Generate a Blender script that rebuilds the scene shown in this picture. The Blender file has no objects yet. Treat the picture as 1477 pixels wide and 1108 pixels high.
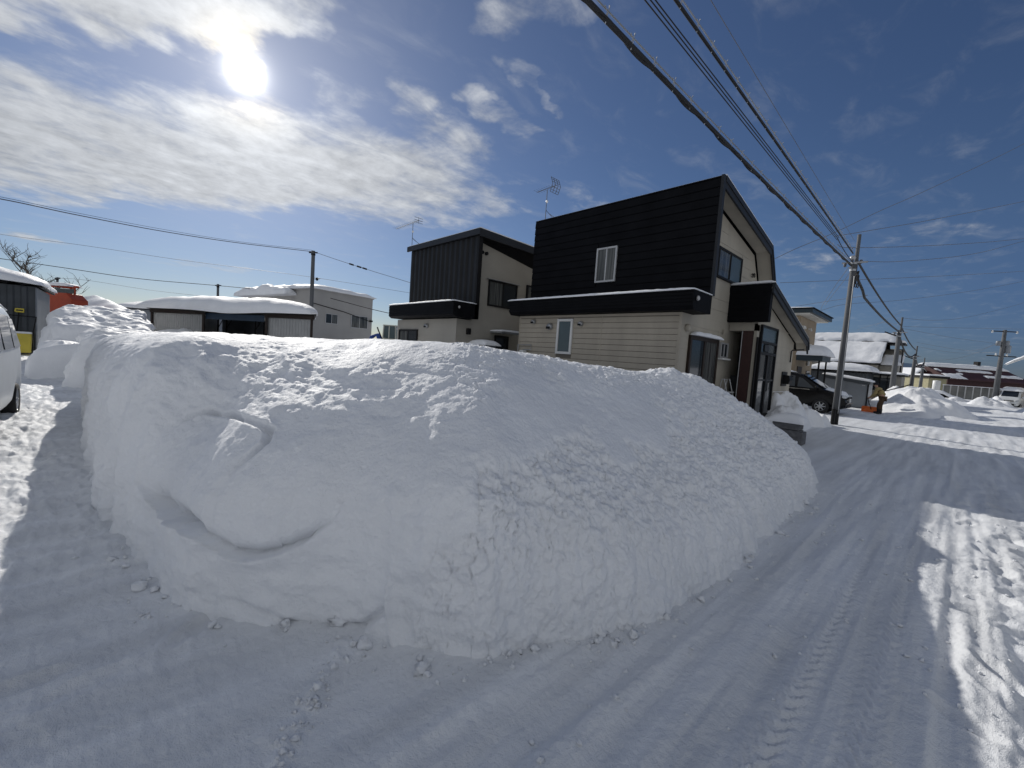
import bpy, math, random
import numpy as np
from mathutils import Vector, Matrix
random.seed(7)
rng = np.random.default_rng(11)
sc = bpy.context.scene
COL = sc.collection
R = math.radians

# ------------------------------------------------------------------ camera model
# world: +Y runs down the street, -X along the side road, z = 0 on the packed snow; camera at 1.65 m
FPX, CU, CV = 610.0, 738.5, 554.0
_p, _r, _y = R(3.9), R(3.95), R(46.3)
CAM = np.array([0.0, 0.0, 1.65])
FW = np.array([-math.sin(_y)*math.cos(_p), math.cos(_y)*math.cos(_p), -math.sin(_p)])
_rt = np.array([math.cos(_y), math.sin(_y), 0.0]); _up = np.cross(_rt, FW)
RT = _rt*math.cos(_r) + _up*math.sin(_r)
UP = -_rt*math.sin(_r) + _up*math.cos(_r)
FW0 = np.array([-math.sin(_y), math.cos(_y), 0.0])
def proj(P):
    q = np.asarray(P, float) - CAM
    w = q @ FW
    return np.stack([CU + FPX*(q @ RT)/w, CV - FPX*(q @ UP)/w, w], -1)
def ray(u, v): return FW*FPX + RT*(u-CU) - UP*(v-CV)
def at(u, v, w): return CAM + ray(u, v)*(w/FPX)          # the point seen there, w metres away
def onz(u, v, z=0.0):
    d = ray(u, v); return CAM + d*((z-CAM[2])/d[2])
def onx(u, v, x):
    d = ray(u, v); return CAM + d*(x/d[0])
def ony(u, v, y):
    d = ray(u, v); return CAM + d*(y/d[1])
cam = bpy.data.objects.new('camera', bpy.data.cameras.new('camera'))
COL.objects.link(cam); sc.camera = cam
cam.data.sensor_fit = 'HORIZONTAL'; cam.data.sensor_width = 36.0
cam.data.lens = 36.0*FPX/1477.0
cam.data.clip_start = 0.05; cam.data.clip_end = 6000
M = Matrix.Identity(4)
for k, a in enumerate((RT, UP, -FW)):
    for i in range(3): M[i][k] = a[i]
for i in range(3): M[i][3] = CAM[i]
cam.matrix_world = M

# ------------------------------------------------------------------ noise
def _h(ix, iy, iz, s):
    n = (ix*374761393 + iy*668265263 + iz*2147483647 + s*1274126177) & 0xFFFFFFFF
    n = ((n ^ (n >> 13))*1274126177) & 0xFFFFFFFF
    n = (n ^ (n >> 16)) & 0xFFFFFFFF
    return (n & 0xFFFFFF)/float(0xFFFFFF)
def vnoise(P, s=0):
    P = np.asarray(P, float)
    i = np.floor(P).astype(np.int64); f = P - i
    f = f*f*f*(f*(f*6-15)+10)
    o = 0
    for dx in (0, 1):
        wx = f[..., 0] if dx else 1-f[..., 0]
        for dy in (0, 1):
            wy = f[..., 1] if dy else 1-f[..., 1]
            for dz in (0, 1):
                wz = f[..., 2] if dz else 1-f[..., 2]
                o = o + wx*wy*wz*_h(i[..., 0]+dx, i[..., 1]+dy, i[..., 2]+dz, s)
    return o*2-1
def fbm(P, sc_=1.0, octv=4, gain=0.5, s=0):
    P = np.asarray(P, float)*sc_; a = 1.0; o = 0
    for k in range(octv):
        o = o + a*vnoise(P + 17.3*k, s+k); P = P*2.03; a *= gain
    return o
def worley(P, sc_=1.0, s=0):
    P = np.asarray(P, float)*sc_
    i = np.floor(P).astype(np.int64); best = np.full(P.shape[:-1], 9.0)
    for dx in (-1, 0, 1):
        for dy in (-1, 0, 1):
            for dz in (-1, 0, 1):
                c = i + np.array([dx, dy, dz])
                q = np.stack([c[..., k] + _h(c[..., 0], c[..., 1], c[..., 2], s+31*k) for k in range(3)], -1)
                best = np.minimum(best, ((q-P)**2).sum(-1))
    return np.sqrt(best)
def clods_h(P, sc_=1.0, s=0):
    """broken-lump field: every cell has its own level, with a crease between cells"""
    P = np.asarray(P, float)*sc_
    i = np.floor(P).astype(np.int64); b1 = np.full(P.shape[:-1], 9.0); b2 = b1.copy(); hv = np.zeros(P.shape[:-1])
    for dx in (-1, 0, 1):
        for dy in (-1, 0, 1):
            for dz in (-1, 0, 1):
                c = i + np.array([dx, dy, dz])
                q = np.stack([c[..., k] + _h(c[..., 0], c[..., 1], c[..., 2], s+31*k) for k in range(3)], -1)
                d = np.sqrt(((q-P)**2).sum(-1)); m = d < b1
                b2 = np.where(m, b1, np.minimum(b2, d)); hv = np.where(m, _h(c[..., 0], c[..., 1], c[..., 2], s+97), hv); b1 = np.where(m, d, b1)
    return hv, b2-b1
def sstep(a, b, x):
    t = np.clip((x-a)/(b-a), 0, 1); return t*t*(3-2*t)
def seg_dist(P, poly):
    best = np.full(len(P), 1e9); arg = np.zeros(len(P)); tot = 0.0; side = np.zeros(len(P))
    for a, b in zip(poly[:-1], poly[1:]):
        ab = b-a; L = np.linalg.norm(ab)
        t = np.clip(((P-a) @ ab)/(L*L), 0, 1)
        d = np.linalg.norm(P-(a+t[:, None]*ab), axis=1)
        m = d < best
        best[m] = d[m]; arg[m] = (tot + t*L)[m]; tot += L
    return best, arg/tot

# ------------------------------------------------------------------ materials
def newmat(name):
    m = bpy.data.materials.new(name); m.use_nodes = True
    nt = m.node_tree; return m, nt, nt.nodes['Principled BSDF']
def mat(name, col, rough=0.6, metal=0.0, var=0.12, scale=3.0, bump=0.0, bscale=40.0, spec=0.4, stretch=(1, 1, 1), trans=0.0):
    m, nt, b = newmat(name)
    b.inputs['Roughness'].default_value = rough; b.inputs['Metallic'].default_value = metal
    b.inputs['Specular IOR Level'].default_value = spec
    tc = nt.nodes.new('ShaderNodeTexCoord'); mp = nt.nodes.new('ShaderNodeMapping')
    mp.inputs['Scale'].default_value = stretch
    nt.links.new(tc.outputs['Object'], mp.inputs['Vector'])
    n = nt.nodes.new('ShaderNodeTexNoise'); n.inputs['Scale'].default_value = scale; n.inputs['Detail'].default_value = 6
    nt.links.new(mp.outputs['Vector'], n.inputs['Vector'])
    rp = nt.nodes.new('ShaderNodeValToRGB')
    rp.color_ramp.elements[0].position = 0.3; rp.color_ramp.elements[1].position = 0.7
    rp.color_ramp.elements[0].color = (*[max(0, c*(1-var)) for c in col], 1)
    rp.color_ramp.elements[1].color = (*[min(1, c*(1+var)) for c in col], 1)
    nt.links.new(n.outputs['Fac'], rp.inputs['Fac']); nt.links.new(rp.outputs['Color'], b.inputs['Base Color'])
    if bump:
        n2 = nt.nodes.new('ShaderNodeTexNoise'); n2.inputs['Scale'].default_value = bscale; n2.inputs['Detail'].default_value = 5
        nt.links.new(mp.outputs['Vector'], n2.inputs['Vector'])
        bp = nt.nodes.new('ShaderNodeBump'); bp.inputs['Strength'].default_value = bump; bp.inputs['Distance'].default_value = 0.01
        nt.links.new(n2.outputs['Fac'], bp.inputs['Height']); nt.links.new(bp.outputs['Normal'], b.inputs['Normal'])
    return m
def snow_mat(name, col, fine=260.0, mid=34.0, d1=0.004, d2=0.012, var=0.035, stretch=None):
    m, nt, b = newmat(name)
    b.inputs['Roughness'].default_value = 0.62; b.inputs['Specular IOR Level'].default_value = 0.25
    tc = nt.nodes.new('ShaderNodeTexCoord')
    n0 = nt.nodes.new('ShaderNodeTexNoise'); n0.inputs['Scale'].default_value = 1.7; n0.inputs['Detail'].default_value = 7
    if stretch:
        m0 = nt.nodes.new('ShaderNodeMapping'); m0.inputs['Scale'].default_value = stretch
        nt.links.new(tc.outputs['Object'], m0.inputs['Vector']); nt.links.new(m0.outputs['Vector'], n0.inputs['Vector'])
    else: nt.links.new(tc.outputs['Object'], n0.inputs['Vector'])
    rp = nt.nodes.new('ShaderNodeValToRGB')
    rp.color_ramp.elements[0].position = 0.3; rp.color_ramp.elements[1].position = 0.7
    rp.color_ramp.elements[0].color = (*[c*(1-var) for c in col], 1); rp.color_ramp.elements[1].color = (*[min(.95, c*(1+var)) for c in col], 1)
    nt.links.new(n0.outputs['Fac'], rp.inputs['Fac']); nt.links.new(rp.outputs['Color'], b.inputs['Base Color'])
    prev = None
    for s_, d_ in ((mid, d2), (fine, d1)):
        n = nt.nodes.new('ShaderNodeTexNoise'); n.inputs['Scale'].default_value = s_; n.inputs['Detail'].default_value = 4
        nt.links.new(tc.outputs['Object'], n.inputs['Vector'])
        bp = nt.nodes.new('ShaderNodeBump'); bp.inputs['Strength'].default_value = 0.7; bp.inputs['Distance'].default_value = d_
        nt.links.new(n.outputs['Fac'], bp.inputs['Height'])
        if prev: nt.links.new(prev.outputs['Normal'], bp.inputs['Normal'])
        prev = bp
    nt.links.new(prev.outputs['Normal'], b.inputs['Normal'])
    return m
def brick_mat(name, c1, c2, cm, scale):
    m, nt, b = newmat(name); b.inputs['Roughness'].default_value = 0.5
    tc = nt.nodes.new('ShaderNodeTexCoord'); mp = nt.nodes.new('ShaderNodeMapping')
    mp.inputs['Rotation'].default_value = (R(90), 0, 0)
    nt.links.new(tc.outputs['Object'], mp.inputs['Vector'])
    k = nt.nodes.new('ShaderNodeTexBrick'); k.inputs['Scale'].default_value = scale
    k.inputs['Color1'].default_value = (*c1, 1); k.inputs['Color2'].default_value = (*c2, 1); k.inputs['Mortar'].default_value = (*cm, 1)
    nt.links.new(mp.outputs['Vector'], k.inputs['Vector']); nt.links.new(k.outputs['Color'], b.inputs['Base Color'])
    return m
def glass_mat(name, col, rough=0.06, spec=0.6):
    m = mat(name, col, rough, 0, 0.15, 1.3, spec=spec)
    return m
SNOW = snow_mat('bank_snow', (0.85, 0.868, 0.90), 210, 46, 0.007, 0.014)
ROADSNOW = snow_mat('packed_road_snow', (0.75, 0.768, 0.795), 170, 34, 0.009, 0.016, 0.13, (2.6, .22, 1))
CAPSNOW = snow_mat('roof_snow', (0.85, 0.862, 0.885), 60, 7, 0.01, 0.03)
CREAM = mat('cream_siding', (0.40, 0.357, 0.288), 0.6, var=0.10, scale=2.2, stretch=(1, 1, .3), bump=0.2, bscale=60)
CREAM_S = mat('cream_plaster_siding', (0.405, 0.37, 0.305), 0.65, var=0.10, scale=2.0, stretch=(1, 1, .3), bump=0.3, bscale=90)
CREAM2 = mat('beige_grey_siding', (0.34, 0.32, 0.28), 0.6, var=0.07, scale=1.2, bump=0.3, bscale=80)
BLACK = mat('black_metal_siding', (0.006, 0.0062, 0.0075), 0.6, var=0.25, scale=2, bump=0.15, bscale=30, spec=.07)
BLACK2 = mat('black_ribbed_metal', (0.013, 0.0135, 0.015), 0.5, var=0.25, scale=2, spec=.25)
DARK = mat('dark_frame', (0.009, 0.009, 0.01), 0.55, spec=.2)
GAP_SHADE = mat('siding_gap_shade', (0.17, 0.152, 0.125), 0.8)
AERIAL = mat('dull_aerial_metal', (0.10, 0.105, 0.11), 0.6, 0.2)
BROWN = mat('brown_frame', (0.03, 0.02, 0.015), 0.5, spec=.25)
TRIM = mat('grey_black_trim', (0.022, 0.024, 0.028), 0.5, spec=.25)
WHITEF = mat('white_window_frame', (0.7, 0.7, 0.68), 0.4, var=0.05)
ALU = mat('aluminium_frame', (0.45, 0.45, 0.45), 0.4, 0.3, var=0.08)
GLASS = glass_mat('window_glass', (0.02, 0.025, 0.03))
CURT, _nt, _b = newmat('curtained_glass')
_b.inputs['Roughness'].default_value = .1; _b.inputs['Specular IOR Level'].default_value = .5
_tc = _nt.nodes.new('ShaderNodeTexCoord'); _mp = _nt.nodes.new('ShaderNodeMapping'); _mp.inputs['Scale'].default_value = (1, 1, .04); _nt.links.new(_tc.outputs['Object'], _mp.inputs['Vector'])
_n = _nt.nodes.new('ShaderNodeTexNoise'); _n.inputs['Scale'].default_value = 13; _n.inputs['Detail'].default_value = 3; _nt.links.new(_mp.outputs['Vector'], _n.inputs['Vector'])
_rp = _nt.nodes.new('ShaderNodeValToRGB'); _rp.color_ramp.elements[0].position = .35; _rp.color_ramp.elements[1].position = .65
_rp.color_ramp.elements[0].color = (.03, .034, .036, 1); _rp.color_ramp.elements[1].color = (.12, .125, .12, 1); _nt.links.new(_n.outputs['Fac'], _rp.inputs['Fac']); _nt.links.new(_rp.outputs['Color'], _b.inputs['Base Color'])
FROST = glass_mat('frosted_glass', (0.06, 0.09, 0.10), 0.25)
BRICK = brick_mat('dark_red_tile', (0.06, 0.02, 0.016), (0.045, 0.016, 0.013), (0.012, 0.01, 0.01), 9)
CONC = mat('pole_concrete', (0.105, 0.11, 0.118), 0.8, var=0.15, scale=6, bump=0.3, stretch=(1, 1, .2))
WIRE = mat('black_cable', (0.012, 0.012, 0.013), 0.6)
WIREG = mat('grey_wire', (0.12, 0.12, 0.13), 0.5)
STEEL = mat('galvanised_steel', (0.42, 0.43, 0.44), 0.45, 0.6, var=0.12)
GREYSH = mat('grey_shed_metal', (0.20, 0.22, 0.245), 0.5, 0.2, var=0.08, scale=1.2)
DKSH = mat('dark_grey_corrugated', (0.055, 0.062, 0.07), 0.5, 0.2, var=0.15)
LTSH = mat('light_corrugated', (0.42, 0.42, 0.41), 0.55, 0.1, var=0.08)
WHSH = mat('white_corrugated', (0.62, 0.66, 0.72), 0.5, 0.1, var=0.06)
REDM = mat('red_machine_paint', (0.38, 0.055, 0.02), 0.5, var=0.15)
YEL = mat('yellow_plastic', (0.62, 0.50, 0.07), 0.5, var=0.15)
ORANGE = mat('orange_plastic', (0.80, 0.20, 0.05), 0.45, var=0.08)
RUB = mat('tyre_rubber', (0.015, 0.015, 0.016), 0.8)
CARWH = mat('white_car_paint', (0.66, 0.68, 0.69), 0.3, var=0.06, scale=2, spec=.5)
CARBK = mat('black_car_paint', (0.004, 0.004, 0.005), 0.25, var=0.2, spec=.22)
CHROME = mat('chrome', (0.6, 0.6, 0.6), 0.2, 0.9)
LENS = mat('headlamp_lens', (0.5, 0.52, 0.54), 0.15)
GREYB = mat('grey_stucco', (0.36, 0.35, 0.335), 0.8, var=0.07, scale=.8, bump=.3)
TAN = mat('tan_siding', (0.30, 0.235, 0.16), 0.65, var=0.12, scale=1.2)
TEAL = mat('dark_teal_fascia', (0.02, 0.035, 0.045), 0.4)
SOFF = mat('pale_soffit', (0.62, 0.60, 0.55), 0.6)
MAROON = mat('maroon_siding', (0.05, 0.014, 0.014), 0.6, var=.2)
YELB = mat('pale_yellow_siding', (0.36, 0.33, 0.20), 0.7, var=.12)
STONE = mat('dark_stone', (0.12, 0.12, 0.125), 0.8, var=.3, scale=9, bump=.6, bscale=30)
BLUE = mat('blue_machine_paint', (0.02, 0.06, 0.28), 0.45)
PALEG = mat('pale_cab_paint', (0.45, 0.46, 0.42), 0.45)
BARK = mat('bare_bark', (0.09, 0.075, 0.06), 0.85)
JACKET = mat('olive_tan_jacket', (0.34, 0.265, 0.12), 0.85, var=.15, scale=9, bump=.4, bscale=30)
TROUS = mat('dark_brown_trousers', (0.085, 0.05, 0.028), 0.85, var=.2, scale=8)
BOOT = mat('black_boot', (0.012, 0.012, 0.012), 0.6)
SKIN = mat('skin', (0.45, 0.27, 0.19), 0.5)
HAT = mat('dark_knit_hat', (0.012, 0.013, 0.02), 0.9)
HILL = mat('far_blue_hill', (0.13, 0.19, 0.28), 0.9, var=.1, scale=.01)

# ------------------------------------------------------------------ mesh builder
ORIGIN = {}
class MB:
    def __init__(s): s.v = []; s.f = []
    def add(s, vs, fs):
        o = len(s.v); s.v += [tuple(map(float, p)) for p in vs]; s.f += [tuple(i+o for i in f) for f in fs]; return s
    def box(s, x0, x1, y0, y1, z0, z1):
        x0, x1 = sorted((x0, x1)); y0, y1 = sorted((y0, y1)); z0, z1 = sorted((z0, z1))
        return s.add([(x, y, z) for z in (z0, z1) for y in (y0, y1) for x in (x0, x1)],
                     [(0, 2, 3, 1), (4, 5, 7, 6), (0, 1, 5, 4), (2, 6, 7, 3), (0, 4, 6, 2), (1, 3, 7, 5)])
    def prism(s, poly, ax, a, b):
        """poly in the two remaining axes (yz for x, xz for y, xy for z), extruded along ax from a to b"""
        n = len(poly); vs = []
        for t in (a, b):
            for (p, q) in poly: vs.append({'x': (t, p, q), 'y': (p, t, q), 'z': (p, q, t)}[ax])
        fs = [tuple(range(n))[::-1], tuple(range(n, 2*n))] + [(i, (i+1) % n, n+(i+1) % n, n+i) for i in range(n)]
        return s.add(vs, fs)
    def tube(s, pts, r, n=6, cap=True):
        pts = [Vector(map(float, p)) for p in pts]; rs = r if hasattr(r, '__len__') else [r]*len(pts)
        vs = []; fs = []; u = None
        for i, p in enumerate(pts):
            t = (pts[min(i+1, len(pts)-1)] - pts[max(i-1, 0)])
            if t.length < 1e-9: t = Vector((0, 0, 1))
            t.normalize()
            if u is None:
                u = t.orthogonal().normalized()
            else:
                u = (u - t*u.dot(t))
                u = u.normalized() if u.length > 1e-6 else t.orthogonal().normalized()
            w = t.cross(u)
            for k in range(n):
                a = 2*math.pi*k/n; vs.append(p + (u*math.cos(a) + w*math.sin(a))*rs[i])
        for i in range(len(pts)-1):
            for k in range(n):
                fs.append((i*n+k, i*n+(k+1) % n, (i+1)*n+(k+1) % n, (i+1)*n+k))
        if cap: fs += [tuple(range(n))[::-1], tuple(range((len(pts)-1)*n, len(pts)*n))]
        return s.add(vs, fs)
    def lathe(s, prof, c, axis='z', n=20):
        vs = []; fs = []; m = len(prof)
        for k in range(n):
            a = 2*math.pi*k/n; ca, sa = math.cos(a), math.sin(a)
            for (r, h) in prof:
                q = {'z': (r*ca, r*sa, h), 'x': (h, r*ca, r*sa), 'y': (r*ca, h, r*sa)}[axis]
                vs.append((c[0]+q[0], c[1]+q[1], c[2]+q[2]))
        for k in range(n):
            for j in range(m-1):
                fs.append((k*m+j, ((k+1) % n)*m+j, ((k+1) % n)*m+j+1, k*m+j+1))
        return s.add(vs, fs)
    def blob(s, c, rx, ry, rz, n=10, m=7, noise=0.0, seed=0):
        vs = []; fs = []
        for j in range(m+1):
            th = math.pi*j/m
            for k in range(n):
                a = 2*math.pi*k/n
                d = np.array([math.sin(th)*math.cos(a), math.sin(th)*math.sin(a), math.cos(th)])
                q = 1 + (noise*float(vnoise(d*1.9+seed*3.1, seed)) if noise else 0)
                vs.append((c[0]+rx*d[0]*q, c[1]+ry*d[1]*q, c[2]+rz*d[2]*q))
        for j in range(m):
            for k in range(n):
                fs.append((j*n+k, (j+1)*n+k, (j+1)*n+(k+1) % n, j*n+(k+1) % n))
        return s.add(vs, fs)
    def skew(s, k):
        s.v = [(x+k*min(max(y, -.2), 9), y, z) for x, y, z in s.v]; return s
    def build(s, name, m, parent=None, smooth=False, bevel=0.0, sub=0):
        me = bpy.data.meshes.new(name)
        o0 = (0, 0, 0)
        if parent is not None:
            top = parent
            while top.parent: top = top.parent
            o0 = ORIGIN.get(top.name, (0, 0, 0))
        me.from_pydata([(x-o0[0], y-o0[1], z-o0[2]) for x, y, z in s.v], [], s.f)
        me.materials.append(m); me.update()
        if smooth: me.polygons.foreach_set('use_smooth', [True]*len(me.polygons))
        ob = bpy.data.objects.new(name, me); COL.objects.link(ob)
        if parent is not None: ob.parent = parent
        if bevel:
            b = ob.modifiers.new('bevel', 'BEVEL'); b.width = bevel; b.segments = 2; b.limit_method = 'ANGLE'; b.angle_limit = R(40)
        if sub:
            b = ob.modifiers.new('sub', 'SUBSURF'); b.levels = sub; b.render_levels = sub
        return ob
def box(*a): return MB().box(*a)
def thing(name, loc, label, cat, group=None, rz=0.0, world=True):
    """Empty at a thing's base. world=True: its parts are given in world coordinates."""
    o = bpy.data.objects.new(name, None); COL.objects.link(o)
    o.location = loc; o.rotation_euler = (0, 0, rz); o.empty_display_size = .3
    if world: ORIGIN[o.name] = tuple(loc)
    return tag(o, label, cat, group)
def tag(o, label=None, cat=None, group=None, kind=None):
    if label: o['label'] = label
    if cat: o['category'] = cat
    if group: o['group'] = group
    if kind: o['kind'] = kind
    return o
def np_mesh(name, V, F, m, smooth=True, parent=None):
    me = bpy.data.meshes.new(name)
    me.vertices.add(len(V)); me.vertices.foreach_set('co', np.asarray(V, np.float32).ravel())
    n = len(F); me.loops.add(n*4); me.loops.foreach_set('vertex_index', np.asarray(F, np.int32).ravel())
    me.polygons.add(n); me.polygons.foreach_set('loop_start', np.arange(n, dtype=np.int32)*4)
    me.polygons.foreach_set('use_smooth', np.full(n, smooth))
    me.materials.append(m); me.update(calc_edges=True); me.validate()
    o = bpy.data.objects.new(name, me); COL.objects.link(o)
    if parent: o.parent = parent
    return o
def grid_faces(a, b, wrap=False):
    i, j = np.meshgrid(np.arange(a if wrap else a-1), np.arange(b-1), indexing='ij')
    i2 = (i+1) % a
    return np.stack([i*b+j, i2*b+j, i2*b+j+1, i*b+j+1], -1).reshape(-1, 4)

# snow lying on something: rounded slab with an uneven top; zf(x, y) gives the surface below
def snow_slab(x0, x1, y0, y1, zf, h, seed=0, n=(26, 14), p=6, rag=.06, rough=.10):
    """verts/faces in whatever frame zf uses"""
    nx, ny = n; a = np.linspace(-1, 1, nx); b = np.linspace(-1, 1, ny)
    a = np.sign(a)*(1-(1-np.abs(a))**1.7); b = np.sign(b)*(1-(1-np.abs(b))**1.7)
    A, B = np.meshgrid(a, b, indexing='ij')
    X = (x0+x1)/2 + A*(x1-x0)/2; Y = (y0+y1)/2 + B*(y1-y0)/2
    P = np.stack([X, Y, X*0+seed*7.7], -1)
    e = np.clip((1-np.abs(A)**p)*(1-np.abs(B)**p), 0, 1)**.4
    rg = rag*fbm(P, 2.2, 3, s=seed)
    edge = np.maximum(np.abs(A), np.abs(B))**8
    X = X + np.sign(A)*np.abs(A)**8*rg; Y = Y + np.sign(B)*np.abs(B)**8*rg
    Z0 = zf(X, Y)
    Z = Z0 + h*e*(1+rough*fbm(P, 1.1, 5, .55, s=seed+5)) + .012*e*fbm(P, 6.0, 3, s=seed+6)
    m = MB()
    V = np.concatenate([np.stack([X, Y, Z], -1).reshape(-1, 3), np.stack([X, Y, Z0-.012], -1).reshape(-1, 3)])
    F = grid_faces(nx, ny); k = nx*ny
    Fb = F[:, ::-1] + k
    rim = []
    ring = [(i, 0) for i in range(nx)] + [(nx-1, j) for j in range(1, ny)] + [(i, ny-1) for i in range(nx-2, -1, -1)] + [(0, j) for j in range(ny-2, 0, -1)]
    ids = [i*ny+j for i, j in ring]
    for q in range(len(ids)):
        c, d = ids[q], ids[(q+1) % len(ids)]; rim.append((c, c+k, d+k, d))
    m.add(V, [tuple(map(int, f)) for f in F] + [tuple(map(int, f)) for f in Fb] + rim)
    return m
def flat(z): return lambda x, y: x*0+z
# light and sky settings
SKY_STR, EXPO = 0.055, 0.0
SKY_AIR, SKY_DUST, SKY_OZ = 1.0, 0.25, 3.0
SKY_TINT = (0.74, 0.82, 1.0)
CL_BASE, CL_G2, CL_G1 = 9.6, 5.5, 24.0
SUN_CORE, SUN_G1, SUN_G2 = 240.0, 4.5, 3.1
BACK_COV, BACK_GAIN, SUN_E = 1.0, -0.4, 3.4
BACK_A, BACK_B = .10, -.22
CLOUDS = [((340, 240), (770, 285), (318, 312), 1.0), ((60, 222), (-260, 160), (40, 300), 1.0), ((240, 15), (590, 40), (255, 88), 1.0), ((-100, 10), (-400, -60), (-70, 70), 1.0),
          ((540, 265), (760, 310), (520, 330), .86), ((770, 20), (880, 40), (760, 75), .60), ((785, 130), (810, 165), (765, 140), .50), ((705, 165), (755, 190), (690, 185), .54), ((690, 215), (735, 240), (670, 232), .52), ((680, 285), (780, 310), (670, 320), .66),
          ((600, 180), (650, 215), (580, 215), .62), ((60, 345), (130, 356), (60, 352), .70), ((300, 383), (420, 396), (300, 389), .56), ((1330, 350), (1480, 360), (1330, 400), .40), ((1150, 365), (1240, 380), (1140, 395), .42), ((850, 285), (930, 300), (840, 300), .50)]
# ------------------------------------------------------------------ ground: packed snow, one sheet to the horizon
PITS = []
for k in range(70): PITS.append((rng.uniform(-9, -1.9), rng.uniform(-2.2, .6), rng.uniform(0, 6.3), rng.uniform(.010, .026)))
for k in range(120): PITS.append((rng.uniform(.15, 1.7), rng.uniform(1.5, 9.5), rng.uniform(0, 6.3), rng.uniform(.012, .034)))
LINE_A = np.array([onz(492, 940), onz(455, 1000), onz(430, 1050), onz(402, 1108), onz(370, 1200)])
LINE_B = np.array([onz(1190, 715), onz(1110, 800), onz(1000, 880), onz(830, 990), onz(640, 1108)])
def ground_base(x, y):
    z = np.clip(-x-8, 0, 30)*.028*sstep(9, 4, y)
    return z
def ground_z(x, y):
    P = np.stack([x, y, x*0], -1)
    z = ground_base(x, y)
    near = sstep(45, 12, np.hypot(x, y))
    w = .03*np.sin(y*.23+.5) + .012*np.sin(y*.77)
    street = sstep(-1.9, -1.0, x)*sstep(6.5, 5.5, x)
    side = sstep(-1.2, -2.4, x)*sstep(1.2, -.1, y)
    ruts = 0
    for (cx, wd, dp) in ((-.78, .10, .010), (-.62, .03, -.006), (-.38, .09, .012), (-.27, .02, -.007), (-.12, .10, .010), (.10, .025, -.016), (.16, .05, .014),
                         (.95, .11, .02), (1.08, .04, -.02), (1.9, .14, .025), (2.05, .05, -.02), (3.1, .16, .02), (3.9, .15, .02)):
        ruts = ruts - dp*np.exp(-((x+w-cx)/wd)**2)*(.65+.5*vnoise(np.stack([x*1.2, y*.55, x*0+cx*9], -1), 3))
    tread = .0035*np.sign(np.sin(y*62+4*np.sin(x*40)))*sum(np.exp(-((x+w-c)/.07)**2) for c in (-.38, -.12, .95, 1.9))
    stre = .018*fbm(np.stack([x*9, y*.8, x*0], -1), 1.0, 3, s=4)
    fine = .0055*fbm(np.stack([x*17+.6*np.sin(y*.4), y*.16, x*0], -1), 1.0, 3, .6, s=6)*sstep(16, 7, y)
    z = z + street*near*(fine + 1.15*ruts*(.5+.5*sstep(20, 8, y)) + 1.3*tread*sstep(10, 3, y) + stre)
    # trampled bright strip on the right, and the walked side road
    tr = sstep(.0, .35, x+.05*np.sin(y*2))*sstep(2.6, 1.5, x)*sstep(14, 8, y)
    wl = np.clip(.75-worley(P, 6.5, 5), 0, 1)
    z = z + tr*(.014*fbm(P, 3.6, 5, .55, s=9) - .026*wl*sstep(-.1, .5, fbm(P, 1.3, 2, s=3)))
    sl = np.clip(.7-worley(P*np.array([1, 1.6, 1]), 4.6, 15), 0, 1)
    farside = sstep(-3.2, -5.5, x)
    z = z + side*((.009+.013*farside)*fbm(P*np.array([.7, 1.5, 1]), 3.0, 5, .55, s=21) + (.004+.012*farside)*fbm(P*np.array([.8, 3.0, 1]), 7.0, 4, .6, s=23) - (.012+.035*farside)*sl)
    base = sstep(-1.9, -1.0, x)*sstep(.35, -.75, x+.0)
    z = z + near*(.008*fbm(P, 2.1, 5, .55, s=30) + .004*fbm(P, 11, 4, .6, s=34)) + .02*fbm(P, .35, 2, s=40)*sstep(1, 6, np.hypot(x, y))
    for (px, py, a, d) in PITS:
        w_ = (np.abs(x-px) < .4) & (np.abs(y-py) < .4)
        if not w_.any(): continue
        c, s_ = math.cos(a), math.sin(a); dx = x[w_]-px; dy = y[w_]-py
        k_ = np.hypot((dx*c+dy*s_)/.15, (-dx*s_+dy*c)/.06)
        z[w_] += - d*np.exp(-k_**4) + d*.35*np.exp(-((k_-1.25)/.28)**2)
    P2 = np.stack([x, y], -1).reshape(-1, 2)
    d, t = seg_dist(P2, LINE_A[:, :2]); d = d.reshape(x.shape)
    crumb = .6+.5*vnoise(P*22, 8)
    z = z + .036*np.exp(-(d/.035)**2)*crumb
    # left of the crumbly line the snow lies a little higher than the scraped street
    nx = (x-(-1.75))*.86 + (y-.6)*.5
    z = z + .030*sstep(.05, -.1, nx)*sstep(1.6, .9, np.hypot(x+1.75, y-.6))
    d, t = seg_dist(P2, LINE_B[:, :2]); d = d.reshape(x.shape)
    z = z - .014*sstep(.16, .08, d) + .012*np.exp(-((d-.17)/.03)**2)*crumb
    # ploughed ridges across the far street
    for (yy, amp, ph) in ((24.5, .10, 0), (29.5, .13, 1.3), (37, .15, 2.1), (45, .16, .4)):
        q = y-(yy-.32*x+.35*np.sin(x*1.1+ph))
        z = z + amp*np.exp(-(q/.45)**2)*sstep(-2.6, -1.2, x)*sstep(9, 6, x)*(.6+.7*np.abs(vnoise(np.stack([x*1.4, y*.5, x*0], -1), 12)))
    return z
th0 = R(46.3)
ang = np.concatenate([np.linspace(-64, 64, 900), np.linspace(64, 296, 120)[1:-1]])
ang = np.sort(ang); ang = R(90) + th0 - np.radians(ang)
rad = np.concatenate([np.geomspace(.02, .5, 9)[:-1], np.geomspace(.5, 60, 860), np.geomspace(60, 5000, 40)[1:]])
A_, R_ = np.meshgrid(ang, rad, indexing='ij')
GX, GY = R_*np.cos(A_), R_*np.sin(A_)
GZ = ground_z(GX, GY)
V = np.stack([GX, GY, GZ], -1).reshape(-1, 3)
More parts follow.
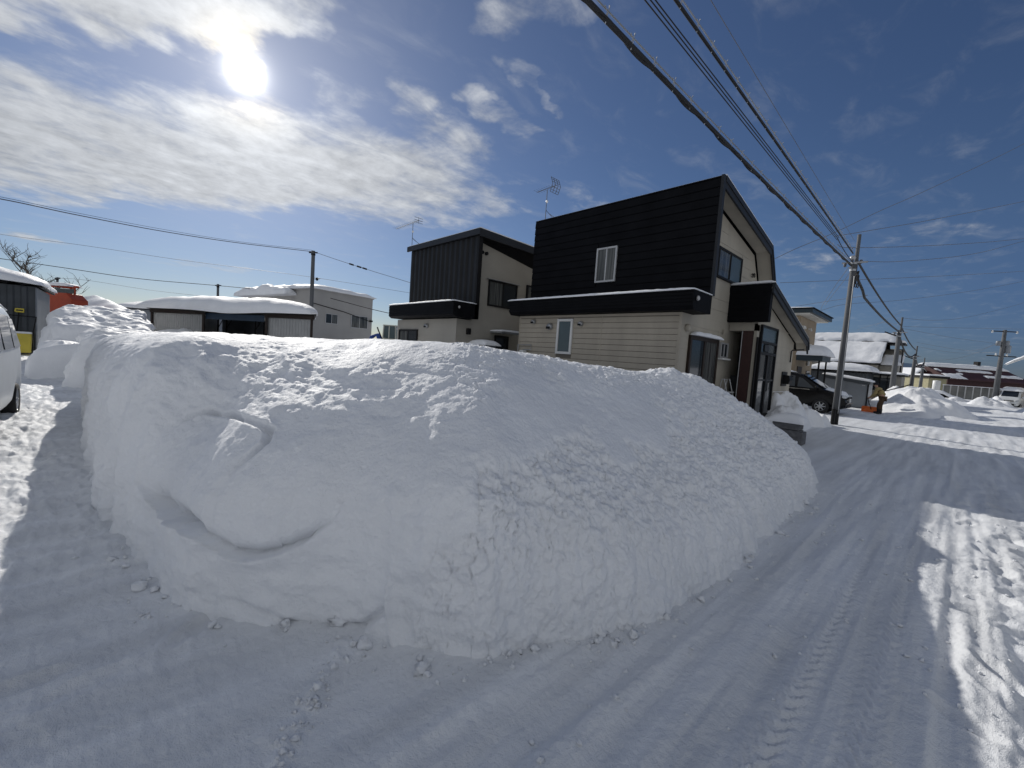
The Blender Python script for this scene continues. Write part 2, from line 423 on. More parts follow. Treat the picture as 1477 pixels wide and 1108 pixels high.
F = grid_faces(len(ang), len(rad), wrap=True)[:, ::-1]
ground = np_mesh('snowy_ground', V, F, ROADSNOW)
tag(ground, kind='structure')
ground['label'] = 'packed snow of the street and side road with tyre tracks and footprints'
# ------------------------------------------------------------------ the big snow bank on the corner lot
ctrl = np.array([(-17, -.15), (-14, -.32), (-10.9, -.32), (-7.5, -.20), (-5.6, -.11), (-4.4, .01), (-3.0, .36), (-2.25, .95),
                 (-1.62, 1.5), (-1.22, 2.6), (-1.13, 4.2), (-1.18, 6.2), (-1.30, 7.9), (-1.75, 8.85), (-3.0, 9.25)], float)
def catmull(P, n):
    P = np.vstack([2*P[0]-P[1], P, 2*P[-1]-P[-2]]); out = []
    for i in range(1, len(P)-2):
        t = np.linspace(0, 1, n, endpoint=False)[:, None]
        a, b, c, d = P[i-1], P[i], P[i+1], P[i+2]
        out.append(.5*((2*b)+(-a+c)*t+(2*a-5*b+4*c-d)*t**2+(-a+3*b-3*c+d)*t**3))
    out.append(P[-2][None]); return np.vstack(out)
dense = catmull(ctrl, 120)
L = np.concatenate([[0], np.cumsum(np.linalg.norm(np.diff(dense, axis=0), axis=1))])
dens = 1/np.clip(np.hypot(dense[:, 0], dense[:, 1]), 1.6, 9)
W = np.concatenate([[0], np.cumsum((dens[1:]+dens[:-1])/2*np.diff(L))])
NS = 1500
s_at = np.interp(np.linspace(0, W[-1], NS), W, L)
base = np.stack([np.interp(s_at, L, dense[:, k]) for k in (0, 1)], -1)
su = np.linspace(0, L[-1], 900)
bu = np.stack([np.interp(su, L, dense[:, k]) for k in (0, 1)], -1)
tan = np.gradient(bu, axis=0); nrm = np.stack([-tan[:, 1], tan[:, 0]], -1); nrm /= np.linalg.norm(nrm, axis=1)[:, None]
ker = np.hanning(281); ker /= ker.sum()
nrm = np.stack([np.convolve(np.pad(nrm[:, k], 140, 'edge'), ker, 'valid') for k in (0, 1)], -1)
nrm /= np.linalg.norm(nrm, axis=1)[:, None]
nb = np.stack([np.interp(s_at, su, nrm[:, k]) for k in (0, 1)], -1)
base = base + .05*nb*fbm(np.stack([base[:, 0], base[:, 1], base[:, 0]*0], -1), 2.2, 4, s=77)[:, None]
# crest height follows the skyline seen from the corner
sky_u = [100, 150, 200, 300, 400, 500, 600, 680, 760, 830, 900, 960, 1010, 1060, 1100, 1130, 1150, 1170, 1190]
sky_v = [492, 489, 487, 486, 487, 491, 494, 500, 506, 521, 534, 540, 544, 556, 572, 592, 612, 640, 685]
crest_xy = base + 2.0*nb
uu = proj(np.column_stack([crest_xy, np.full(NS, 1.6)]))[:, 0]
cz = np.array([at(u, np.interp(u, sky_u, sky_v), 1.0)[2] for u in uu])
dist = ((np.column_stack([crest_xy, np.full(NS, 1.6)])-CAM) @ FW)
cz = 1.65 + (cz-1.65)*dist
cz = np.where(uu < 150, np.minimum(cz, 1.72), cz)
cz = np.clip(np.where(dist < .5, 1.7, cz), .35, 1.78)
k2 = np.hanning(61); k2 /= k2.sum()
cz = np.convolve(np.pad(cz, 30, 'edge'), k2, 'valid')
endt = sstep(L[-1]-1.9, L[-1]-.2, s_at)
# profiles (offset inwards, share of the crest height)
PA = [(-.06, -.06), (0, 0), (.05, .17), (.12, .33), (.24, .46), (.5, .59), (.9, .74), (1.4, .89), (1.8, .97), (2.1, 1.0), (2.6, 1.0), (3.1, .96), (3.5, .85)]
PB = [(-.06, -.06), (0, 0), (.07, .12), (.18, .25), (.38, .38), (.7, .52), (1.05, .665), (1.45, .825), (1.85, .955), (2.15, 1.0), (2.6, .99), (3.1, .94), (3.5, .85)]
PL = [(-.06, -.06), (0, 0), (.03, .22), (.06, .48), (.13, .71), (.32, .88), (.72, .97), (1.3, .995), (2.0, 1.0), (2.6, .99), (3.1, .97), (3.5, .9)]
NT = 330
def prof(Pr):
    Pr = catmull(np.array(Pr, float), 40)
    l = np.concatenate([[0], np.cumsum(np.hypot(np.diff(Pr[:, 0]), 1.6*np.diff(Pr[:, 1])))])
    wv = np.where(Pr[:, 0] < 2.2, 1.0, .35); lw = np.concatenate([[0], np.cumsum(np.diff(l)*wv[1:])])
    q = np.linspace(0, lw[-1], NT)
    return np.interp(q, lw, Pr[:, 0]), np.interp(q, lw, Pr[:, 1])
oa, ha = prof(PA); ob_, hb = prof(PB); ol, hl = prof(PL)
wb = sstep(1.3, 3.2, base[:, 1])[:, None]*sstep(-3, -2, base[:, 0])[:, None]
wl = sstep(-3.8, -4.9, base[:, 0])[:, None]
OFF = (oa*(1-wb)+ob_*wb)*(1-wl)+ol*wl; HH = (ha*(1-wb)+hb*wb)*(1-wl)+hl*wl
gz = ground_base(base[:, 0], base[:, 1])[:, None]
OFF = OFF*(1-.15*(sstep(-4.2, -2.6, base[:, 0])*sstep(2.8, 1.4, base[:, 1])))[:, None]
BX = base[:, 0:1] + nb[:, 0:1]*OFF; BY = base[:, 1:2] + nb[:, 1:2]*OFF
BZ = gz + HH*np.maximum(cz[:, None]-gz, .3)
P = np.stack([BX, BY, BZ], -1)
def smooth_s(Q, n):
    k = np.hanning(n); k /= k.sum(); c = n//2
    Qp = np.pad(Q, ((c, c), (0, 0), (0, 0)), 'edge'); cs = np.zeros_like(Q)
    F_ = np.fft.rfft(Qp, axis=0); Kf = np.fft.rfft(np.pad(k, (0, len(Qp)-n)))
    return np.fft.irfft(F_*Kf[:, None, None], n=len(Qp), axis=0)[n-1:n-1+len(Q)]
corner = (sstep(-5.5, -3.5, base[:, 0])*sstep(5.5, 3.5, base[:, 1]))[:, None, None]
wS = sstep(.15, 1.3, OFF)[..., None]*corner
P = P*(1-wS) + smooth_s(P, 301)*wS
wS2 = sstep(.5, 1.7, OFF)[..., None]*corner
P = P*(1-wS2) + smooth_s(P, 301)*wS2
def normals(P):
    a = np.gradient(P, axis=0); b = np.gradient(P, axis=1)
    n = np.cross(a, b); n /= np.linalg.norm(n, axis=-1)[..., None]+1e-12
    return n
N = normals(P)
PR = proj(P); U, Vv, Wd = PR[..., 0], PR[..., 1], PR[..., 2]
vis = (Wd > .4) & (((P-CAM)*N).sum(-1) < 0)
def on_bank(pts):
    out = []
    for (u, v) in pts:
        d = np.where(vis & (OFF < 2.3), (U-u)**2+(Vv-v)**2, 1e12)
        out.append(P.reshape(-1, 3)[np.argmin(d)])
    return np.array(out)
def soft(pts, grow=0):  # soft region mask from a polygon given in the camera's view of the plain bank, fixed to the bank
    x, y = U, Vv; ins = np.zeros(U.shape, bool); dmin = np.full(U.shape, 1e9)
    n = len(pts)
    for i in range(n):
        (x1, y1), (x2, y2) = pts[i], pts[(i+1) % n]
        c = ((y1 > y) != (y2 > y)) & (x < (x2-x1)*(y-y1)/((y2-y1) if y2 != y1 else 1e-9)+x1)
        ins ^= c
        L2 = (x2-x1)**2+(y2-y1)**2+1e-9
        t = np.clip(((x-x1)*(x2-x1)+(y-y1)*(y2-y1))/L2, 0, 1)
        dmin = np.minimum(dmin, np.hypot(x-x1-t*(x2-x1), y-y1-t*(y2-y1)))
    return np.where(ins, dmin, -dmin)
wob = 26*fbm(P, 2.6, 4, s=51)
rough_sd = soft([(640, 770), (665, 715), (690, 678), (750, 660), (800, 640), (850, 600), (880, 640), (915, 655), (960, 632), (1000, 600), (1060, 590), (1110, 585), (1230, 700),
                 (1200, 760), (1000, 900), (700, 1010), (600, 1000), (560, 840), (600, 800)]) + wob
rough = sstep(-8, 14, rough_sd)
upper_sd = soft([(650, 495), (700, 490), (1000, 520), (1120, 560), (1170, 640), (1000, 640), (960, 610), (900, 575), (830, 560), (760, 545), (700, 560), (660, 530)]) + wob*1.3
clods = sstep(-20, 45, upper_sd)
lower = sstep(780, 900, Vv + .25*(U-600))
side = sstep(210, 140, U)*sstep(480, 540, Vv)
wind = soft([(140, 480), (420, 480), (620, 560), (420, 640), (200, 650), (150, 600)]) + wob
wind = sstep(-20, 60, wind)*(1-.65*np.exp(-((U-325)/85)**2-((Vv-640)/60)**2))
D = np.zeros(U.shape)
D += .030*fbm(P, .8, 3, s=1) + .008*fbm(P, 3.0, 4, s=2)
D += .0035*fbm(P, 14, 4, .55, s=3) + (.003+.009*sstep(640, 780, Vv))*fbm(P*np.array([1, 1, 1.7]), 5.5, 4, .55, s=27)*(1-.7*rough)
# wind-scoured ripples on the lit shoulder
rp = np.stack([P[..., 0]*1.1+P[..., 1]*2.2, P[..., 1]*1.0-P[..., 0]*.35, P[..., 2]*2], -1)
D += wind*(.038*fbm(rp, 1.6, 4, .5, s=6) + .014*np.abs(fbm(rp*np.array([.6, 3.2, 1]), 3.5, 4, s=7)) + .007*fbm(P, 9, 4, .6, s=26))
# thrown, clotted snow on the street side
ww = worley(P + .05*np.stack([fbm(P, 5, 2, s=60+i) for i in range(3)], -1), 6.5, 8)
w2 = worley(P, 15.0, 9)
D += rough*(.030*(.55-ww) + .026*(.5-w2) + .012*(.5-worley(P, 31.0, 91)) + .018*fbm(P, 6.5, 5, .6, s=10) - .024)*(1-.60*lower)
hv1, cr1 = clods_h(P + .04*np.stack([fbm(P, 7, 2, s=80+i) for i in range(3)], -1), 11.0, 71)
hv2, cr2 = clods_h(P, 19.0, 72)
D += (rough*(1-.45*lower)+.8*clods)*(.020*(hv1-.5)*sstep(0, .10, cr1) + .016*(hv2-.5)*sstep(0, .14, cr2)) - (rough*(1-.5*lower)+clods)*.012*sstep(.07, 0, cr1)
gul = np.stack([P[..., 0]*7+P[..., 1]*7, P[..., 2]*1.3, P[..., 1]*2], -1)
D += rough*lower*(.012*fbm(gul, .75, 4, s=11) + .012*fbm(P, 5, 5, .6, s=12))
D += clods*(.034*np.maximum(0, .62-worley(P, 5.2, 13)) + .040*np.maximum(0, .5-worley(P, 9.5, 14)) + .011*fbm(P, 9, 5, .6, s=15))*sstep(-.25, .35, fbm(P, 1.6, 3, s=16)+.25)
# upright spade cuts on the far left face
gl = np.stack([P[..., 0]*2.6, P[..., 2]*.5, P[..., 1]], -1)
D += side*(.07*fbm(gl, 1.5, 3, s=18) + .035*fbm(P, 4, 5, .55, s=19))
foot = (.62-worley(P*np.array([1, 1, 1.4]), 7.5, 22))*sstep(.34, .08, BZ-gz)*sstep(900, 700, U)
D += .022*foot
def groove(pts, w, depth, w0=.0, ends=.16, straight=False, jitter=.3):
    q = on_bank(pts); qc = q if straight else catmull(q, 8)
    Pf = P.reshape(-1, 3)
    d, t = seg_dist(Pf, qc); d = d.reshape(U.shape); t = t.reshape(U.shape)
    e = sstep(0, ends, t)*sstep(1, 1-ends, t)
    j = 1+jitter*vnoise(np.stack([t*14, t*0, t*0], -1), 31)
    return d, t, e*j, qc
# long curved break ("smile"): snow above it has slumped back, the lip below stands proud
arc = [(183, 680), (206, 715), (235, 745), (262, 764), (300, 783), (330, 800), (360, 806), (398, 797), (432, 784), (462, 765), (482, 745), (497, 720)]
d, t, e, qc = groove(arc, .05, .06)
qu = proj(qc); above = np.interp(U, qu[:, 0], qu[:, 1]) - Vv
above = np.where((U > 176) & (U < 503), above, -9)
up_ = sstep(-3, 4, above)
wleft = sstep(.04, .36, t)*sstep(.66, .44, t)
width = .045 + .06*wleft
D -= e*up_*(.105+.06*wleft)*np.exp(-(d/width)**2)*sstep(176, 230, U)
D += e*(1-up_)*(.030+.012*vnoise(P*14, 44))*np.exp(-(d/.07)**2)*sstep(176, 230, U)
# chevron-shaped thin groove on the upper left
d, t, e, qc = groove([(240, 626), (249, 612), (258, 604), (280, 595), (302, 592), (332, 598), (362, 609), (391, 622), (384, 640), (366, 655), (346, 668), (336, 682), (326, 700)], .02, .04, ends=.18, straight=True)
D -= e*.068*np.exp(-(d/.024)**4); D += e*.006*np.exp(-((d-.045)/.02)**2)
# small marks and lumps
for pts, w_, dp in (([(530, 606), (556, 602), (585, 600)], .03, .02), ([(470, 622), (500, 618)], .02, .012), ([(413, 655), (440, 645)], .02, -.02), ([(485, 724), (498, 714)], .03, .03), ([(262, 838), (285, 845)], .035, -.03),
                    ([(700, 672), (655, 735), (640, 765), (600, 772), (575, 800)], .03, .022), ([(845, 880), (838, 860), (815, 905)], .03, -.03)):
    d, t, e, qc = groove(pts, w_, dp, ends=.3); D -= e*dp*np.exp(-(d/w_)**2)*(.6+.6*fbm(P, 16, 3, s=33))
# the corner: a scooped plough mark and the foot ledge left of it
d, t, e, qc = groove([(553, 838), (556, 865), (559, 895), (566, 925), (575, 950)], .02, .03, ends=.1)
cq = proj(qc); right = U - np.interp(Vv, cq[:, 1], cq[:, 0]); inb = sstep(825, 850, Vv)
D -= inb*sstep(-2, 3, right)*sstep(130, 10, right)*.034
D += inb*.030*np.exp(-(d/.03)**2)*e
d, t, e, qc = groove([(330, 868), (380, 888), (430, 906), (480, 913), (520, 905), (548, 884), (556, 876)], .03, .05, ends=.08)
qu = proj(qc); below = Vv - np.interp(U, qu[:, 0], qu[:, 1]); below = np.where((U > 322) & (U < 560), below, -9)
D -= e*.05*np.exp(-(d/.022)**2); D += sstep(0, 10, below)*sstep(322, 380, U)*sstep(560, 530, U)*.03*(1+.6*fbm(P, 7, 4, s=45))
for (bx, by, amp, wd_) in ((-3.05, 6.35, .13, .30), (-3.35, 8.1, .10, .35), (-3.2, 7.2, .05, .3)): D += amp*np.exp(-((P[..., 0]-bx)**2+(P[..., 1]-by)**2)/wd_**2)
D *= sstep(-.06, .02, OFF)
D *= 1-.6*endt[:, None]
P2 = P + N*D[..., None]
bank = np_mesh('snow_bank', P2.reshape(-1, 3), grid_faces(NS, NT), SNOW)
tag(bank, 'huge smooth snow bank on the street corner with a curved crack and chevron groove', 'snow bank')

# snow lying over the lot behind it
def pile_z(x, y):
    P = np.stack([x, y, x*0], -1)
    z = 1.50 + .05*fbm(P, .5, 3, s=101)
    z = z + .06*sstep(-5, -12, x)*sstep(2, 7, y)
    tr = np.exp(-((y-1.6)/1.3)**2)*sstep(-8, -11, x)
    z = z + tr*(.05*fbm(P, 2.0, 4, s=102)-.10*np.clip(.6-worley(P, 2.2, 103), 0, 1))
    return z
gx = np.linspace(-22, -3.2, 330); gy = np.concatenate([np.linspace(1.7, 6, 110), np.linspace(6, 9.6, 40)[1:]])
X_, Y_ = np.meshgrid(gx, gy, indexing='ij')
Z_ = pile_z(X_, Y_)
Z_ = np.where(X_ > -12.5, Z_*(1-.55*sstep(8.2, 9.4, Y_)), Z_)
Z_ = Z_ - .9*sstep(-4.6, -3.3, X_)*sstep(1.5, 9, Y_)
dB, _t = seg_dist(np.stack([X_, Y_], -1).reshape(-1, 2), bu[::12]); dB = dB.reshape(X_.shape)
Z_ = Z_ - .06 - 1.2*sstep(3.0, 2.4, dB)
field = np_mesh('snow_field', np.stack([X_, Y_, Z_], -1).reshape(-1, 3), grid_faces(len(gx), len(gy)), SNOW)
tag(field, 'level snow filling the corner lot behind the bank', kind='structure')

def heap(name, c, rx, ry, h, label, cat='snow pile', seed=0, rot=0, flat_=1.6, rag=.22, m=CAPSNOW, group=None, n=(72, 26), lump=.12, z0=-.05):
    na, nr = n
    a = np.linspace(0, 2*np.pi, na, endpoint=False); r = np.linspace(0, 1, nr)
    A, Rr = np.meshgrid(a, r, indexing='ij')
    Q = np.stack([np.cos(A)*2, np.sin(A)*2, A*0+seed*5.1], -1)
    edge = 1 + rag*fbm(Q, .8, 3, s=seed)
    x = rx*Rr*edge*np.cos(A); y = ry*Rr*edge*np.sin(A)
    Pq = np.stack([x+seed*9, y, x*0], -1)
    zz = h*(1-Rr**flat_)**1.0*(1+.35*fbm(Pq, 1.2/max(rx, ry)*2, 3, s=seed+1)) + lump*np.sqrt(np.clip(1-Rr, 0, 1))*fbm(Pq, 2.2, 4, .55, s=seed+2)
    zz = zz + lump*.5*np.maximum(0, .6-worley(Pq, 3.0, seed+3))*np.clip(1.4*(1-Rr), 0, 1)
    zz = np.where(Rr > .995, -.06, zz) + z0
    co, si = math.cos(rot), math.sin(rot)
    V = np.stack([c[0]+x*co-y*si, c[1]+x*si+y*co, c[2]+zz], -1)
    o = np_mesh(name, V.reshape(-1, 3), grid_faces(na, nr, True), m)
    return tag(o, label, cat, group)
# crumbs of snow at the foot of the bank and along the scraped line
cm = MB()
def crumb(x, y, r, z=None):
    zz = float(ground_z(np.array([x]), np.array([y]))[0]) if z is None else z
    cm.blob((x, y, zz+r*.35), r*random.uniform(.8, 1.3), r*random.uniform(.8, 1.3), r*random.uniform(.6, .9), 9, 7, .75, random.randrange(9999))
for k in range(150):
    i = int(np.interp(random.random(), [0, .25, .75, 1], [NS*.36, NS*.50, NS*.74, NS*.97]))
    off = abs(random.gauss(0, .10)); q = base[i]-nb[i]*(off-.02)
    crumb(q[0], q[1], random.choice([.005, .006, .008, .010, .012, .020]) * random.uniform(.7, 1.3))
for k in range(16):
    i = int(np.interp(random.random(), [0, 1], [NS*.40, NS*.96])); q = base[i]-nb[i]*(random.uniform(-.03, .10))
    crumb(q[0], q[1], random.uniform(.018, .042))
for k in range(70):
    t = random.random()*(len(LINE_A)-1.01); i = int(t); q = LINE_A[i]*(1-t+i)+LINE_A[i+1]*(t-i)
    crumb(q[0]+random.gauss(.02, .03), q[1]+random.gauss(.0, .03), random.choice([.005, .007, .010, .016]))
for k in range(260):
    crumb(random.uniform(-1.2, 1.4), random.uniform(1.2, 8), random.choice([.005, .007, .01, .014]))
crumbs = cm.build('snow_crumbs', SNOW, smooth=True)
tag(crumbs, 'loose crumbs of snow along the foot of the bank and on the street', kind='stuff')
# ------------------------------------------------------------------ helpers for building parts
def boards(mb, face, u0, u1, z0, z1, pitch, at_, th=.012, gap=.010, holes=()):
    """lap boards on a wall. face 'y-': wall at y=at_, facing -y (u = x); 'x+': wall at x=at_, facing +x (u = y). holes: (u0,u1,z0,z1)"""
    z = z0
    while z < z1-.02:
        zt = min(z+pitch-gap, z1)
        segs = [(u0, u1)]
        for (a, b, c, d) in holes:
            if c < zt and d > z:
                ns = []
                for (p, q) in segs:
                    if b <= p or a >= q: ns.append((p, q)); continue
                    if a > p: ns.append((p, a))
                    if b < q: ns.append((b, q))
                segs = ns
        for (p, q) in segs:
            if face == 'y-': mb.prism([(at_-th, z), (at_+.004, z), (at_+.004, zt), (at_-th*.55, zt)], 'x', p, q)
            else: mb.prism([(at_+th, z), (at_-.004, z), (at_-.004, zt), (at_+th*.55, zt)], 'y', p, q)
        z += pitch
def window(parent, face, u0, u1, z0, z1, at_, fm, gm, nm='window', fw=.05, dep=.05, split=True, gm2=None, label=None, sill=None, inset=.0):
    """frame mesh with pane sub-parts; stands dep proud of the wall"""
    s = -1 if face == 'y-' else 1
    f = MB()
    def bx(mb, a, b, c, d, t0, t1):
        if face == 'y-': mb.box(a, b, at_-t1, at_-t0, c, d)
        else: mb.box(at_+t0, at_+t1, a, b, c, d)
    bx(f, u0, u0+fw, z0, z1, -.06, dep); bx(f, u1-fw, u1, z0, z1, -.06, dep)
    bx(f, u0+fw, u1-fw, z0, z0+fw, -.06, dep-.003); bx(f, u0+fw, u1-fw, z1-fw, z1, -.06, dep-.003)
    um = (u0+u1)/2
    if split: bx(f, um-fw*.4, um+fw*.4, z0+fw, z1-fw, -.05, dep-.008)
    fo = f.build(nm, fm, parent, bevel=.004)
    if label: fo['label'] = label
    pan = [(u0+fw, um-fw*.4), (um+fw*.4, u1-fw)] if split else [(u0+fw, u1-fw)]
    for i, (a, b) in enumerate(pan):
        g = MB(); bx(g, a, b, z0+fw, z1-fw, .012+.006*i, .020+.006*i); g.build('pane', gm2 if (i and gm2) else gm, fo)
    if sill:
        g = MB(); bx(g, u0-.05, u1+.05, z0-.05, z0-.004, -.03, dep+.07); g.build('sill', sill, fo, bevel=.004)
    return fo
def antenna(base, top, elems, boom, label, stay, refl=False):
    """thin TV aerial: mast, boom with rods, stays. boom: (dx0, dx1, dz) along X"""
    bx, by, bz = base
    t = thing('television_antenna', base, label, 'antenna')
    MB().tube([base, (bx, by, top)], .012, 6).build('mast', AERIAL, t)
    m = MB(); zb = top+boom[2]
    m.tube([(bx+boom[0], by, zb), (bx+boom[1], by, zb+.03)], .011, 5)
    m.build('boom', AERIAL, t)
    m = MB()
    for k in range(elems):
        x = bx+boom[0]+(boom[1]-boom[0])*k/(elems-1)
        m.tube([(x, by-.16, zb+.02), (x, by+.16, zb+.02)], .004, 4)
    m.build('director_rods', AERIAL, t)
    m = MB(); x = bx+boom[1]
    if refl:
        for dz, dx in ((.24, -.10), (-.24, -.10)):
            for yy in (-.2, -.07, .07, .2): m.tube([(x, by+yy, zb+.03), (x+dx, by+yy, zb+.03+dz)], .009, 4)
            for q in (.35, .7, 1.0): m.tube([(x+dx*q, by-.2, zb+.03+dz*q), (x+dx*q, by+.2, zb+.03+dz*q)], .007, 4)
    else:
        for zz in (-.1, 0, .1): m.tube([(x, by-.2, zb+.03+zz), (x, by+.2, zb+.03+zz)], .009, 4)
        m.tube([(x, by, zb-.10), (x, by, zb+.16)], .008, 4)
    m.build('reflector', AERIAL, t)
    m = MB(); m.blob((bx+.02, by, bz+(top-bz)*.66), .05, .04, .05, 8, 6); m.build('booster_box', WHITEF, t)
    m = MB(); m.tube([(bx, by, bz+(top-bz)*.42)] + [(bx+stay*q, by-.02, bz+(top-bz)*.42-(.42*(top-bz)-.05)*q**.8) for q in (.25, .5, .75, 1)], .009, 4)
    m.tube([(bx, by, bz+(top-bz)*.42), (bx+stay*.5, by+.35, bz+.02)], .007, 4); m.build('stay_wire', AERIAL, t)
    return t
def vent_hood(parent, x, y, z, r=.085):
    m = MB(); m.lathe([(r, .0), (r, -.05), (r*.75, -.10), (0.001, -.105)], (x, y-.012, z), 'y', 14)
    o = m.build('vent_hood', STEEL, parent, smooth=True)
    MB().box(x-r*.7, x+r*.7, y-.135, y-.112, z-r*.75, z-.005).build('vent_mouth', DARK, o)

# ------------------------------------------------------------------ near house: cream below, black upper storey, gambrel roof to the street
h = thing('house', (-7.4, 13.5, 0), 'two storey house with flat black upper wall above cream boards, nearest the bank', 'house')
XL, XA, XW = -10.27, -4.71, -3.95
m = MB()
m.box(XL+.02, XA-.02, 10.02, 17.03, 0, 2.96)
m.prism([(10.70, 2.96), (10.70, 6.04), (14.6, 5.27), (15.2, 4.4), (15.2, 2.96)], 'x', XL+.03, XA-.02)
m.prism([(14.25, 0), (17.03, 0), (17.03, 2.72), (14.25, 3.52)], 'x', XA-.3, XW-.02)
m.box(XW-.10, XW-.02, 13.12, 13.32, 0, 3.0)
m.prism([(13.12, 2.80), (14.24, 2.80), (14.24, 3.55), (13.12, 3.85)], 'x', XA+.0, XW-.02)
m.build('wall', CREAM_S, h)
m = MB(); m.box(XL+.02, XA-.06, 10.009, 10.0195, 0, 2.9); m.build('siding_backing', GAP_SHADE, h)  # darkened sheet behind the boards, paints the shadow lines in their gaps
m = MB(); boards(m, 'y-', XL, XA, 0, 2.90, .152, 10.01, .018, .013, holes=((-8.60, -8.0, 1.79, 2.85),))
m.box(XL, XA, 9.985, 10.008, 2.90, 2.965)
m.box(XL-.012, XL+.02, 9.982, 10.04, 0, 2.96); m.box(XA-.05, XA+.012, 9.980, 10.05, 0, 2.96)
m.box(-7.0, -6.985, 9.99, 10.008, 0, 2.9)
m.build('front_siding', CREAM, h)
m = MB()
boards(m, 'x+', 10.05, 13.1, 0, 2.97, .30, XA-.02, .010, .007, holes=((10.5, 12.38, 0, 2.5), (12.5, 13.1, 1.95, 2.45)))
boards(m, 'x+', 10.72, 15.1, 2.97, 4.5, .30, XA-.02, .010, .007, holes=((10.9, 13.6, 4.05, 5.0),))
boards(m, 'x+', 10.72, 14.5, 4.47, 5.25, .30, XA-.02, .010, .007, holes=((10.9, 13.6, 4.05, 5.0),))
boards(m, 'x+', 10.72, 12.4, 5.37, 5.6, .30, XA-.02, .010, .007)
boards(m, 'x+', 15.0, 17.0, 0, 2.7, .25, XW-.02, .010, .006)
boards(m, 'x+', 13.13, 16.2, 2.97, 3.0, .25, XW-.02, .010, .006)
m.build('side_siding', CREAM_S, h)
# black storey front, standing out past the side wall like a fin
m = MB(); m.box(-10.44, -4.33, 10.60, 10.70, 3.40, 6.27)
boards(m, 'y-', -10.44, -4.33, 3.44, 6.27, .215, 10.60, .03, .022, holes=((-7.76, -7.06, 3.98, 4.99),))
m.build('upper_front', BLACK, h)
box(-4.33, -4.262, 10.57, 10.70, 3.42, 6.285).build('corner_trim', TRIM, h)
m = MB(); m.prism([(9.68, 2.97), (10.62, 2.97), (10.62, 3.43), (9.60, 3.43), (9.61, 3.05)], 'x', -10.42, -4.29)
for z in (3.07, 3.15, 3.23, 3.31): m.box(-10.425, -4.285, 9.588, 9.61, z, z+.055)
m.box(-10.425, -4.285, 9.580, 9.61, 3.385, 3.425)
m.build('canopy_band', BLACK, h)
m = snow_slab(-10.47, -4.26, 9.55, 10.58, flat(3.435), .055, 3, (90, 12), 12, .012, .12); m.build('canopy_snow', CAPSNOW, h, True)
# roof slabs, soffits, rake boards
rp = [(10.702, 6.18), (14.70, 5.42), (15.36, 4.42)]
up = lambda d: [(y, z+d) for y, z in rp]
m = MB(); m.prism(up(0)+up(.10)[::-1], 'x', -10.5, -4.32); m.build('roof', BLACK, h)
m = MB(); m.prism(up(-.17)+up(.105)[::-1], 'x', -4.318, -4.27); m.prism(up(-.02)+up(.112)[::-1], 'x', -4.269, -4.25); m.build('rake_board', TRIM, h)
m = MB(); m.prism(up(-.05)+up(-.004)[::-1], 'x', XA-.01, -4.32); m.build('soffit', CREAM_S, h)
m = MB(); m.prism([(y+.0, z+.112) for y, z in rp]+[(y, z+.145) for y, z in rp][::-1], 'x', -10.48, -4.26); m.build('roof_snow', CAPSNOW, h)
rp2 = [(12.92, 4.06), (17.22, 2.88), (17.42, 2.62)]
up2 = lambda d: [(y, z+d) for y, z in rp2]
m = MB(); m.prism(up2(-.09)+up2(.0)[::-1], 'x', -10.4, -3.66); m.build('lower_roof', BLACK, h)
m = MB(); m.prism(up2(-.24)+up2(.012)[::-1], 'x', -3.658, -3.61); m.prism(up2(-.10)+up2(.02)[::-1], 'x', -3.609, -3.585); m.build('lower_rake_board', TRIM, h)
m = MB(); m.prism(up2(-.14)+up2(-.094)[::-1], 'x', XW-.01, -3.66); m.build('lower_soffit', CREAM_S, h)
m = MB(); m.prism(up2(.022)+up2(.055)[::-1], 'x', -10.3, -3.60); m.build('lower_roof_snow', CAPSNOW, h)
m = MB(); m.box(XA-.02, -3.665, 12.90, 13.10, 3.03, 4.03)
for z in np.arange(3.06, 4.0, .16): m.box(XA-.02, -3.665, 12.893, 12.90, z, z+.15)
m.build('porch_front', BLACK, h)
m = snow_slab(XA, -3.62, 12.86, 13.35, lambda x, y: 4.09-.27*np.clip(y-12.92, 0, 9), .06, 8, (24, 8), 8, .01); m.build('porch_snow', CAPSNOW, h, True)
# porch recess: lintel, dark back, red tiles, corner pipe
m = MB(); m.box(XA-.01, XW-.105, 13.125, 13.25, 2.805, 3.03); m.build('lintel', CREAM_S, h)
box(XA-.02, XW-.11, 14.1, 14.22, 0, 2.8).build('porch_back', DARK, h)
box(-4.33, XW-.115, 13.13, 13.27, 0, 2.79).build('tiled_panel', BRICK, h)
m = MB(); m.tube([(-4.35, 13.12, 0), (-4.35, 13.12, 2.79)], .012, 6); m.build('handrail', ALU, h)
box(-4.68, -4.4, 13.5, 13.52, 1.0, 1.5).build('notice_board', TRIM, h)
m = MB(); m.tube([(-3.93, 13.09, 0), (-3.93, 13.09, 2.62)], .03, 8); m.build('downpipe', DARK, h)
